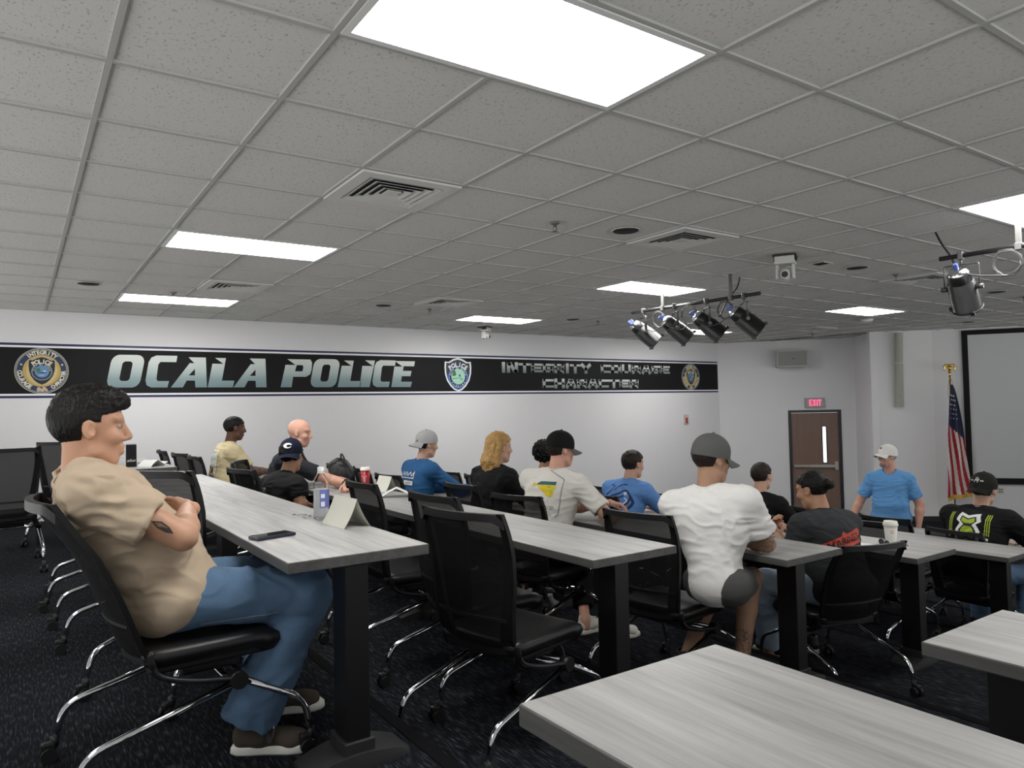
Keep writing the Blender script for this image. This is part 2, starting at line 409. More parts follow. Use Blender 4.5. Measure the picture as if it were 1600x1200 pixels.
def back_x(z):
    for (x0, z0), (x1, z1) in zip(BACK, BACK[1:]):
        if z <= z1: return x0 + (x1 - x0) * (z - z0) / (z1 - z0)
    return BACK[-1][0]
def back_w(z):   # half width of the back
    t = (z - .40) / .585
    return .205 + .045 * math.sin(min(1, t * 1.25) * PI / 2) - .012 * max(0, t - .8) / .2
def back_pt(u, z, off=0.0):      # u -1..1 across
    wv = back_w(z); return Vector((back_x(z) - .045 * (1 - u * u) + .012 + off, u * wv, .40 + (z - .40) * BACKK))
def make_chair(back=None, squash=1.0):
    global BACK, BACKK
    BACKK = squash
    BACK = back or BACK_UP
    t = thing('nesting_chair', 'black mesh-back nesting chair', 'chair')
    s = MB(); n = 10; m_ = 12; vs = []
    def seat_top(a, b):
        x = -.205 + .47 * a; y = -.235 + .47 * b
        ed = min(1, min(a, 1 - a, b, 1 - b) * 9); dish = -.012 * math.cos((b - .5) * PI) * math.sin(a * PI)
        front = -.035 * max(0, (a - .8) / .2) ** 2
        cx = .5 - abs(a - .5); cy = .5 - abs(b - .5)
        r = .12; px, py = x, y
        if cx < r and cy < r:
            d = math.hypot(r - cx, r - cy)
            if d > r:
                k = r / d; px = -.205 + .47 * (a + (1 if a < .5 else -1) * (r - cx) * (1 - k)); py = -.235 + .47 * (b + (1 if b < .5 else -1) * (r - cy) * (1 - k))
        return px, py, .462 + dish + front - .022 * (1 - math.sqrt(max(0, 1 - (1 - ed) ** 2)))
    for i in range(n * 2 + 1):
        for j in range(m_ * 2 + 1): vs.append(seat_top(i / (n * 2), j / (m_ * 2)))
    W_ = m_ * 2 + 1; H_ = n * 2 + 1; b0 = len(vs)
    for i in range(H_):
        for j in range(W_):
            x, y, z = vs[i * W_ + j]; vs.append((x * .94, y * .94, .398 + (-.018 if i > H_ * .8 else 0)))
    fs = []
    for i in range(H_ - 1):
        for j in range(W_ - 1):
            q = (i * W_ + j, (i + 1) * W_ + j, (i + 1) * W_ + j + 1, i * W_ + j + 1); fs.append(q); fs.append(tuple(b0 + k for k in reversed(q)))
    rim = [j for j in range(W_)] + [i * W_ + W_ - 1 for i in range(1, H_)] + [(H_ - 1) * W_ + j for j in range(W_ - 2, -1, -1)] + [i * W_ for i in range(H_ - 2, 0, -1)]
    for a, b in zip(rim, rim[1:] + rim[:1]): fs.append((a, b, b0 + b, b0 + a))
    s.add(vs, fs, 0, True); s.build('seat', m_seatf, t)
    pan = MB(); pan.box((.02, 0, .385), (.40, .40, .03), 0, .008); pan.box((.03, 0, .35), (.2, .3, .04), 0, .008); pan.build('seat_pan', m_plas, t)
    # mesh panel
    pm = MB(); nu, nz = 12, 14; vs = []; fs = []
    for i in range(nz + 1):
        z = .405 + .565 * i / nz
        for j in range(nu + 1): vs.append(back_pt(-.94 + 1.88 * j / nu, z, -.004))
    for i in range(nz):
        for j in range(nu): a = i * (nu + 1) + j; fs.append((a, a + 1, a + nu + 2, a + nu + 1))
    pm.add(vs, fs, 0, True); pm.build('backrest', m_mesh, t)
    # frame: closed band round the mesh, wide at the sides
    fr = MB(); K = []
    zs = [.40 + .585 * i / 16 for i in range(17)]
    left = [back_pt(1, z) for z in zs]; right = [back_pt(-1, z) for z in zs]
    def band(path, wid, th):     # flat bar swept along path, width across the back
        vs = []
        for i, (p, ins) in enumerate(path):
            nrm = Vector((1, 0, 0)); ins = Vector(ins)
            for a, b in ((0, 0), (1, 0), (1, 1), (0, 1)): vs.append(p + ins * wid[i] * a + nrm * th * (b - .5))
        fs = []
        for i in range(len(path) - 1):
            for q in range(4): fs.append((i * 4 + q, i * 4 + (q + 1) % 4, i * 4 + 4 + (q + 1) % 4, i * 4 + 4 + q))
        fs += [(3, 2, 1, 0), tuple(len(vs) - 4 + q for q in range(4))]
        return vs, fs
    for sgn, side in ((1, left), (-1, right)):
        pth = [(p, (0, -sgn, 0)) for p in side]; wd = [.03 + .045 * (1 - i / 16) for i in range(17)]
        fr.add(*band(pth, wd, .02)); 
    top = []
    for j in range(41):
        u = -1 + 2 * j / 40; e = max(0, abs(u) - .8) / .2
        p = back_pt(u * .995, .985 - .03 * e * e); top.append((p, (0, 0, -1)))
    fr.add(*band(top, [.032] * 41, .024))
    bot = []
    for j in range(21):
        u = -1 + 2 * j / 20; p = back_pt(u * .99, .40 + .012 * u * u); bot.append((p + Vector((-.004, 0, 0)), (0, 0, 1)))
    fr.add(*band(bot, [.026] * 21, .026)); mid = []
    for j in range(21):
        u = -1 + 2 * j / 20; p = back_pt(u * .9, .545); mid.append((p + Vector((-.002, 0, 0)), (0, 0, 1)))
    fr.add(*band(mid, [.014] * 21, .012))
    fr.build('back_frame', m_plas, t)
    for sgn in (1, -1):
        a = MB()
        pts = bez([(-.18, sgn * .205, .45), (-.172, sgn * .212, .40), (-.145, sgn * .222, .365), (-.06, sgn * .238, .338), (.03, sgn * .25, .325), (.085, sgn * .254, .318)], 5)
        a.tube(pts, [.024, .024, .024, .023, .023] + [.019] * (len(pts) - 5), 10, 0, flat=(1.0, .6)); a.cyl((.085, sgn * .232, .315), (.085, sgn * .275, .315), .03, 18); a.build('side_arm', m_plas, t)
        for fwd in (1, -1):
            L = MB()
            if fwd > 0: pts = fillet([(.11, sgn * .25, .305), (.315, sgn * .262, .195), (.338, sgn * .262, .07)], .08)
            else: pts = fillet([(.06, sgn * .25, .302), (-.375, sgn * .262, .19), (-.405, sgn * .262, .07)], .11)
            L.tube(pts, .0125, 10); lo = L.build('leg', m_chrome, t)
            e = pts[-1]; c = MB(); cx, cy = e.x + (-.018), e.y
            c.cyl((e.x, cy, .05), (e.x, cy, .085), .014, 12); c.box((cx, cy, .055), (.05, .028, .03), 0, .008)
            for q in (-1, 1): c.cyl((cx, cy + q * .009, .0265), (cx, cy + q * .027, .0265), .0262, 18)
            c.build('caster', m_rub, lo)
    cb = MB()
    for x in (.06, .11): cb.cyl((x, -.24, .312), (x, .24, .312), .011, 10)
    cb.build('crossbar', m_chrome, t)
    return t
tz_ = lambda k: -STEP * (k - 1)
CH0 = make_chair(); used = [False]
def chair(x, y, k, heading, label, z=None):
    o = CH0 if not used[0] else copy_tree(CH0); used[0] = True
    o.location = (x, y, -STEP * (k - 1) if z is None else z); o.rotation_euler = (0, 0, math.radians(heading))
    return tag(o, label, 'chair', 'black nesting chairs in the rows')
CHR = make_chair([(-.175, .40), (-.215, .46), (-.25, .56), (-.295, .68), (-.35, .80), (-.415, .90), (-.465, .985)], .96)   # tipped back under its sitter
CHR.location = (.53, 2.87, 0); CHR.rotation_euler = (0, 0, math.radians(3)); tag(CHR, 'black mesh-back chair the man with folded arms sits on', 'chair', 'black nesting chairs in the rows')
chair(.73, 3.68, 1, 31, 'empty black chair right behind the man with folded arms')
chair(.60, 4.75, 1, 2, 'black chair beyond the seated man, chrome legs showing left of his back')
chair(.58, 5.7, 1, -4, 'black chair farther along, chrome legs left of the seated man')
chair(-.1, 7.3, 1, 92, 'black mesh chair at the left edge, turned toward the wall')
chair(.50, 8.55, 1, 60, 'black mesh chair half hidden behind the one at the left edge')
chair(1.78, 2.665, 2, 13, 'empty black chair in the middle of the photo, nearest to the camera')
chair(1.97, 3.21, 2, 2, 'empty black chair pushed in behind the nearest empty chair')
chair(1.95, 4.04, 2, -2, 'empty black chair just beyond the folded name card and water bottle')
chair(1.66, 5.72, 2, 10, 'black chair under the person in the navy cap')
chair(1.74, 7.80, 2, 2, 'black chair under the man in the cream shirt')
chair(1.84, 6.42, 2, -28, 'black chair under the bald man with a name tag')
chair(1.72, 8.55, 2, 8, 'black empty chair left of the cream shirt, second from the wall')
chair(1.68, 9.35, 2, 0, 'black empty chair left of the cream shirt, nearest the wall')
chair(3.22, 7.85, 3, 3, 'black empty chair just left of the red cup')
chair(3.2, 7.05, 3, -4, 'black chair carrying the black backpack')
chair(3.10, 6.22, 3, 4, 'black chair under the person in royal blue')
chair(3.16, 4.98, 3, 2, 'black chair under the woman with long blond hair')
chair(3.07, 4.14, 3, 12, 'black chair under the man in the white fish-print shirt')
chair(3.11, 2.99, 3, 8, 'black mesh chair behind the man in the plain white shirt')
CHS = make_chair([(-.175, .40), (-.21, .46), (-.24, .56), (-.28, .68), (-.33, .80), (-.385, .90), (-.425, .985)], .88)   # leaning back
CHS.location = (4.26, 2.72, tz_(4)); CHS.rotation_euler = (0, 0, math.radians(72)); tag(CHS, 'black chair turned sideways under the person with the hair bun', 'chair', 'black nesting chairs in the rows')
chair(4.42, 6.08, 4, 0, 'black chair under the person with curly black hair')
chair(4.40, 4.82, 4, 8, 'black chair under the person in the light blue print shirt')
chair(4.62, 7.15, 4, -5, 'empty black chair between the royal blue shirt and the blond hair')
chair(4.62, 7.8, 4, 5, 'empty black chair just right of the royal blue shirt, farther one')
chair(5.52, 4.17, 5, 6, 'black chair under the person in black with white back print')
chair(5.78, 3.2, 5, -2, 'empty black chair behind the white coffee cup')
chair(5.9, 5.6, 5, 0, 'empty black chair right of the light blue print shirt')
chair(5.9, 6.35, 5, 6, 'empty black chair right of the light blue shirt, farther one')
chair(6.84, 2.98, 6, -4, 'black chair under the man with the green bomb print')
chair(7.1, 3.75, 6, 4, 'empty black chair in front of the standing man, to his right')
chair(7.12, 4.5, 6, -6, 'empty black chair in front of the standing man, before his belly')
chair(7.1, 5.25, 6, 3, 'empty black chair in front of the standing man, to his left')
# ------------------------------------------------------------------ sculpting: smooth unions of tapered limbs turned into one surface
def vnoise(P, f, seed=0):
    """smooth value noise of points P (n,3), in -1..1"""
    Q = np.asarray(P, np.float64) * f + seed * 17.31
    I = np.floor(Q).astype(np.int64); t = Q - I; t = t * t * (3 - 2 * t); out = np.zeros(len(Q))
    for dx in (0, 1):
        for dy in (0, 1):
            for dz in (0, 1):
                h = (I[:, 0] + dx) * 374761393 + (I[:, 1] + dy) * 668265263 + (I[:, 2] + dz) * 1274126177 + seed * 974711
                h = (h ^ (h >> 13)) * 1274126177; h = (h ^ (h >> 16)) & 0xffff
                wgt = (t[:, 0] if dx else 1 - t[:, 0]) * (t[:, 1] if dy else 1 - t[:, 1]) * (t[:, 2] if dz else 1 - t[:, 2])
                out += wgt * (h / 32767.5 - 1)
    return out
class Field:
    def __init__(s, lo, hi, h):
        s.lo = np.array(lo, float) - 2 * h; s.h = h
        s.n = np.ceil((np.array(hi, float) + 2 * h - s.lo) / h).astype(int) + 1
        s.d = np.full(s.n, .2, np.float32)
    def blk(s, lo, hi):
        a = np.clip(np.floor((np.array(lo) - s.lo) / s.h).astype(int), 0, s.n - 1); b = np.clip(np.ceil((np.array(hi) - s.lo) / s.h).astype(int) + 1, 1, s.n)
        if (b <= a).any(): return None, None
        ax = [s.lo[i] + s.h * np.arange(a[i], b[i], dtype=np.float32) for i in range(3)]
        X = np.stack(np.meshgrid(*[x.astype(np.float32) for x in ax], indexing='ij'), -1)
        return tuple(slice(a[i], b[i]) for i in range(3)), X
    def put(s, sl, v, k, sub=False):
        D = s.d[sl]
        if sub:
            v = -v
            if k > 0:
                hh = np.clip(.5 - .5 * (D - v) / k, 0, 1); s.d[sl] = D * (1 - hh) + v * hh + k * hh * (1 - hh)
            else: s.d[sl] = np.maximum(D, v)
        elif k > 0:
            hh = np.clip(.5 + .5 * (D - v) / k, 0, 1); s.d[sl] = D * (1 - hh) + v * hh - k * hh * (1 - hh)
        else: s.d[sl] = np.minimum(D, v)
    def cap(s, a, b, ra, rb=None, k=.02, sub=False, flat=None):
        rb = ra if rb is None else rb; a = np.array(a, float); b = np.array(b, float); m = max(ra, rb) + k + 3 * s.h
        sl, X = s.blk(np.minimum(a, b) - m, np.maximum(a, b) + m)
        if sl is None: return s
        ab = (b - a).astype(np.float32); L2 = float(ab @ ab) + 1e-12
        Y = X - a.astype(np.float32); t = np.clip((Y @ ab) / L2, 0, 1)
        E_ = Y - t[..., None] * ab
        if flat is not None:     # (axis, factor): limb flattened along an axis
            ax = np.array(flat[0], np.float32); ax = ax / np.linalg.norm(ax); E_ = E_ + (E_ @ ax)[..., None] * ax * (1 / flat[1] - 1)
        v = np.sqrt((E_ ** 2).sum(-1)) - (ra + (rb - ra) * t)
        s.put(sl, v, k, sub); return s
    def ell(s, c, r, Rm=None, k=.02, sub=False):
        c = np.array(c, float); r = np.array(r, float); m = r.max() + k + 3 * s.h
        sl, X = s.blk(c - m, c + m)
        if sl is None: return s
        Y = X - c.astype(np.float32)
        if Rm is not None: Y = Y @ np.array(Rm, np.float32)
        q = np.sqrt(((Y / r.astype(np.float32)) ** 2).sum(-1)); g = np.sqrt(((Y / (r * r).astype(np.float32)) ** 2).sum(-1)) + 1e-9
        s.put(sl, q * (q - 1) / g, k, sub); return s
    def chain(s, pts, rs, k=.015, sub=False):
        for i in range(len(pts) - 1): s.cap(pts[i], pts[i + 1], rs[i], rs[i + 1], k, sub)
        return s
    def cutplane(s, p, n, lo=None, hi=None, k=0.0):
        """remove what lies on the +n side of the plane, only inside the box"""
        lo = s.lo if lo is None else lo; hi = s.lo + s.h * s.n if hi is None else hi
        sl, X = s.blk(lo, hi)
        if sl is None: return s
        n = np.array(n, np.float32); n = n / np.linalg.norm(n); v = (X - np.array(p, np.float32)) @ n
        D = s.d[sl]; s.d[sl] = np.maximum(D, v); return s
    def mesh(s, smooth=1):
        d = s.d; S = d < 0; nx, ny, nz = d.shape
        c = S[:-1, :-1, :-1].astype(np.int8)
        cnt = np.zeros((nx - 1, ny - 1, nz - 1), np.int8)
        for i in (0, 1):
            for j in (0, 1):
                for l in (0, 1): cnt += S[i:nx - 1 + i, j:ny - 1 + j, l:nz - 1 + l]
        act = (cnt > 0) & (cnt < 8); I = np.argwhere(act)
        idx = np.full(act.shape, -1, np.int64); idx[tuple(I.T)] = np.arange(len(I))
        P = np.zeros((len(I), 3)); W = np.zeros(len(I))
        corners = [(i, j, l) for i in (0, 1) for j in (0, 1) for l in (0, 1)]
        vals = {q: d[I[:, 0] + q[0], I[:, 1] + q[1], I[:, 2] + q[2]].astype(float) for q in corners}
        for q in corners:
            for ax in range(3):
                if q[ax] == 0:
                    r = list(q); r[ax] = 1; r = tuple(r); a, b = vals[q], vals[r]; m = (a < 0) != (b < 0)
                    t = np.where(m, a / np.where(m, a - b, 1), 0); p = np.array(q, float)[None].repeat(len(I), 0); p[:, ax] += t
                    P[m] += p[m]; W[m] += 1
        V = (P / W[:, None] + I) * s.h + s.lo
        Fs = []
        for ax in range(3):
            u, v = (ax + 1) % 3, (ax + 2) % 3
            sa = [slice(None)] * 3; sb = [slice(None)] * 3; sa[ax] = slice(0, -1); sb[ax] = slice(1, None)
            A, B = S[tuple(sa)], S[tuple(sb)]; E_ = np.argwhere(A != B)
            ok = (E_[:, u] > 0) & (E_[:, v] > 0) & (E_[:, u] < d.shape[u] - 1) & (E_[:, v] < d.shape[v] - 1); E_ = E_[ok]
            if not len(E_): continue
            q = []
            for du, dv in ((-1, -1), (0, -1), (0, 0), (-1, 0)):
                e = E_.copy(); e[:, u] += du; e[:, v] += dv; q.append(idx[tuple(e.T)])
            q = np.stack(q, 1); flip = ~A[tuple(E_.T)]; q[flip] = q[flip][:, ::-1]; Fs.append(q)
        Fq = np.concatenate(Fs)
        for _ in range(smooth): V = relax(V, Fq)
        return V, Fq
def relax(V, F, lam=.5):
    acc = np.zeros_like(V); n = np.zeros(len(V))
    for i in range(4):
        a, b = F[:, i], F[:, (i + 1) % 4]
        for x, y in ((a, b), (b, a)):
            np.add.at(acc, x, V[y]); np.add.at(n, x, 1)
    n = np.maximum(n, 1); return V * (1 - lam) + lam * acc / n[:, None]
def normals(V, F):
    N = np.zeros_like(V); fn = np.cross(V[F[:, 2]] - V[F[:, 0]], V[F[:, 3]] - V[F[:, 1]])
    for i in range(4): np.add.at(N, F[:, i], fn)
    return N / (np.linalg.norm(N, axis=1)[:, None] + 1e-12)
def skin_mesh(name, VFs, mats, parent=None, attr=None):
    """one object out of one or more sculpted shells"""
    V = np.concatenate([v for v, f in VFs]); off = 0; Fl = []
    for v, f in VFs: Fl.append(f + off); off += len(v)
    Fq = np.concatenate(Fl)
    me = bpy.data.meshes.new(name); me.vertices.add(len(V)); me.vertices.foreach_set('co', V.astype(np.float32).ravel())
    me.loops.add(Fq.size); me.loops.foreach_set('vertex_index', Fq.astype(np.int32).ravel())
    me.polygons.add(len(Fq)); me.polygons.foreach_set('loop_start', np.arange(0, Fq.size, 4, dtype=np.int32)); 
    me.update(calc_edges=True); me.validate()
    me.polygons.foreach_set('use_smooth', np.ones(len(me.polygons), bool))
    for m in (mats if isinstance(mats, (list, tuple)) else [mats]): me.materials.append(m)
    if attr is not None:
        a = me.attributes.new('ink', 'FLOAT', 'POINT'); a.data.foreach_set('value', attr.astype(np.float32))
    return link(name, me, parent)
def wrinkle(V, F, amp, f=(9, 9, 22), seed=0, fine=.35, mask=None):
    """cloth folds: ridged noise pushed along the normals"""
    N = normals(V, F); q = V * np.array(f)
    warp = np.stack([vnoise(V, 7, seed + 5), vnoise(V, 7, seed + 6), vnoise(V, 7, seed + 7)], 1) * 1.3
    n1 = 1 - 2 * np.abs(vnoise(q + warp, 1, seed)); n2 = vnoise(q * 2.3 + warp, 1, seed + 1)
    a = amp * (n1 * .75 + n2 * fine)
    if mask is not None: a = a * mask
    return V + N * a[:, None]

# ------------------------------------------------------------------ skin, hair and cloth
def skin(name, col, ink=(.02, .025, .03), ink_scale=34):
    if name in MATS: return MATS[name]
    m, t, b = node_mat(name); b.inputs['Roughness'].default_value = .48; b.inputs['Specular IOR Level'].default_value = .35
    b.inputs['Subsurface Weight'].default_value = .12; b.inputs['Subsurface Radius'].default_value = (.012, .005, .003)
    tc = t.nodes.new('ShaderNodeTexCoord')
    n = t.nodes.new('ShaderNodeTexNoise'); n.inputs['Scale'].default_value = 14; n.inputs['Detail'].default_value = 5; t.links.new(tc.outputs['Object'], n.inputs['Vector'])
    mx = t.nodes.new('ShaderNodeMixRGB'); mx.inputs[1].default_value = (*[c * .84 for c in col], 1); mx.inputs[2].default_value = (min(1, col[0] * 1.14), col[1] * 1.08, col[2] * 1.06, 1)
    t.links.new(n.outputs['Fac'], mx.inputs[0])
    at = t.nodes.new('ShaderNodeAttribute'); at.attribute_name = 'ink'
    vo = t.nodes.new('ShaderNodeTexNoise'); vo.inputs['Scale'].default_value = ink_scale; vo.inputs['Detail'].default_value = 2.5; vo.inputs['Distortion'].default_value = 2.2
    t.links.new(tc.outputs['Object'], vo.inputs['Vector'])
    sb = t.nodes.new('ShaderNodeMath'); sb.operation = 'SUBTRACT'; sb.inputs[1].default_value = .5; t.links.new(vo.outputs['Fac'], sb.inputs[0])
    ab = t.nodes.new('ShaderNodeMath'); ab.operation = 'ABSOLUTE'; t.links.new(sb.outputs[0], ab.inputs[0])
    mr = t.nodes.new('ShaderNodeMapRange'); mr.inputs[1].default_value = .0; mr.inputs[2].default_value = .075; mr.inputs[3].default_value = .85; mr.inputs[4].default_value = .12; t.links.new(ab.outputs[0], mr.inputs[0])
    mu = t.nodes.new('ShaderNodeMath'); mu.operation = 'MULTIPLY'; t.links.new(at.outputs['Fac'], mu.inputs[0]); t.links.new(mr.outputs[0], mu.inputs[1])
    m2 = t.nodes.new('ShaderNodeMixRGB'); m2.inputs[2].default_value = (*ink, 1); t.links.new(mu.outputs[0], m2.inputs[0]); t.links.new(mx.outputs[0], m2.inputs[1]); t.links.new(m2.outputs[0], b.inputs['Base Color'])
    n3 = t.nodes.new('ShaderNodeTexNoise'); n3.inputs['Scale'].default_value = 260; t.links.new(tc.outputs['Object'], n3.inputs['Vector'])
    bp = t.nodes.new('ShaderNodeBump'); bp.inputs['Strength'].default_value = .1; bp.inputs['Distance'].default_value = .003; t.links.new(n3.outputs['Fac'], bp.inputs['Height']); t.links.new(bp.outputs[0], b.inputs['Normal'])
    MATS[name] = m; return m
def cloth(name, col, rough=.85, bump=.12, scale=420, vary=.05): return M(name, col, rough, 0, bump, scale, vary, 10, spec=.18)
def hairmat(name, col): return M(name, col, .5, 0, .6, 90, .45, 60, spec=.25, stretch=(1, 1, .35))
m_eyew = M('eye_white', (.30, .26, .24), .5); m_iris = M('eye_iris', (.03, .018, .010), .5, spec=.2)
np_ = lambda *a: np.array(a, float)
def rotm(yaw=0, pitch=0, roll=0):
    """head or torso orientation: yaw to the left, pitch nods down, roll tips to the left shoulder (degrees)"""
    return np.array((Matrix.Rotation(math.radians(yaw), 3, 'Z') @ Matrix.Rotation(math.radians(pitch), 3, 'Y') @ Matrix.Rotation(math.radians(-roll), 3, 'X')))
def hand_field(wr, el, palm_n, curl, side, h=.0034, sc=1.0, point=None):
    """a hand of its own: wrist, elbow, palm normal, finger curl 0..1; returns V, F"""
    wr = np.array(wr, float); d = np.array(point, float) - wr if point is not None else wr - np.array(el, float); d = d / np.linalg.norm(d)
    n = np.array(palm_n, float); n = n - d * (n @ d); n = n / np.linalg.norm(n); sd = np.cross(d, n) * side   # towards the thumb
    f = Field(wr - .21, wr + .21, h); s = sc
    f.cap(wr - d * .035, wr + d * .012, .0265 * s, .026 * s, .01, flat=(n, .78))
    for o, l in ((.026, .088), (.009, .092), (-.009, .088), (-.026, .078)):
        f.cap(wr + d * .012 + sd * o * .6 * s, wr + d * l * s + sd * o * s, .0155 * s, .0115 * s, .012)
    lens = ((.026, .088, .042, .026, .021), (.009, .092, .047, .03, .022), (-.009, .088, .043, .028, .021), (-.026, .078, .034, .021, .019))
    for i, (o, l, a, b_, c_) in enumerate(lens):
        p = wr + (d * l + sd * o) * s; ang = 0; ds = d + sd * (.09 - .06 * i); ds /= np.linalg.norm(ds); r = .0098 - (.0012 if i == 3 else 0)
        for seg, (L_, cu) in enumerate(((a, .75), (b_, 1.05), (c_, .7))):
            ang += cu * (curl[i] if isinstance(curl, (list, tuple)) else curl) * 1.35
            q = p + (ds * math.cos(ang) + n * math.sin(ang)) * L_ * s
            f.cap(p, q, (r - .0009 * seg) * s, (r - .0009 * (seg + 1)) * s, .004); p = q
    t0 = wr + (d * .018 + sd * .02 + n * .006) * s; t1 = t0 + (d * .036 + sd * .028 + n * .012) * s; t2 = t1 + (d * .030 + sd * .008 + n * .012) * s; t3 = t2 + (d * .024 - sd * .002 + n * .008) * s
    f.cap(t0, t1, .0165 * s, .0118 * s, .012); f.cap(t1, t2, .0115 * s, .0098 * s, .005); f.cap(t2, t3, .0098 * s, .0082 * s, .004)
    return f.mesh(1)
def shoe(fp, toe_dir, mats, parent, sc=1.0, h=.0045, laces=True, name='shoe'):
    """fp: heel point on the ground"""
    fp = np.array(fp, float); d = np.array((*toe_dir, 0.), float) if len(toe_dir) == 2 else np.array(toe_dir, float); d /= np.linalg.norm(d); sd = np.cross((0, 0, 1.), d); z = np.array((0, 0, 1.)); s = sc
    P = lambda x, y, zz: fp + (d * x + sd * y + z * zz) * s
    f = Field(fp - .36 * s, fp + .36 * s, h)
    f.cap(P(.045, 0, .045), P(.10, 0, .05), .037 * s, .038 * s, .02); f.cap(P(.10, 0, .05), P(.225, .0, .04), .04 * s, .034 * s, .03, flat=(z, .85)); f.cap(P(.19, .012, .038), P(.205, -.012, .036), .038 * s, .038 * s, .02, flat=(z, .8))
    f.cap(P(.04, 0, .06), P(.048, 0, .098), .036 * s, .034 * s, .02); f.cap(P(.10, 0, .06), P(.06, 0, .10), .034 * s, .036 * s, .02)
    f.cap(P(.05, 0, .15), P(.052, 0, .085), .028 * s, .024 * s, .006, sub=True); f.cutplane(P(0, 0, .022), (0, 0, -1))
    up = skin_mesh(name, [f.mesh(1)], mats[0], parent)
    so = MB(); prof = [(-.002, .02), (.02, .037), (.06, .04), (.11, .039), (.16, .044), (.20, .05), (.24, .046), (.268, .03), (.278, .008)]
    loop = [(x, y) for x, y in prof] + [(x, -y * .94) for x, y in reversed(prof)]
    rings = []
    for zz, g in ((0, .97), (.006, 1.0), (.024, .985), (.028, .95)): rings.append([P(.135 + (x - .135) * g, y * g, zz) for x, y in loop])
    n = len(loop); vs = [p for r in rings for p in r]; fs = []
    for i in range(len(rings) - 1):
        for k in range(n): fs.append((i * n + (k + 1) % n, i * n + k, (i + 1) * n + k, (i + 1) * n + (k + 1) % n))
    fs.append(tuple(range(n))); fs.append(tuple(reversed(range((len(rings) - 1) * n, len(rings) * n))))
    so.add(vs, fs, 0, True); so.build('sole', mats[1], up)
    if laces:
        lc = MB()
        for i in range(4):
            x = .115 + .022 * i; zz = .094 - .013 * i; a = .017
            lc.tube([P(x, -a, zz - .006), P(x + .004, 0, zz + .003), P(x + .008, a, zz - .006)], .0028 * s, 6); lc.tube([P(x, a, zz - .006), P(x + .004, 0, zz + .004), P(x + .008, -a, zz - .006)], .0028 * s, 6)
        lc.tube(bez([P(.112, 0, .1), P(.10, .025, .115), P(.12, .035, .09), P(.112, 0, .1), P(.13, -.03, .1), P(.10, -.03, .1), P(.112, 0, .1)], 4), .0025 * s, 6)
        lc.build('laces', mats[2], up)
    return up
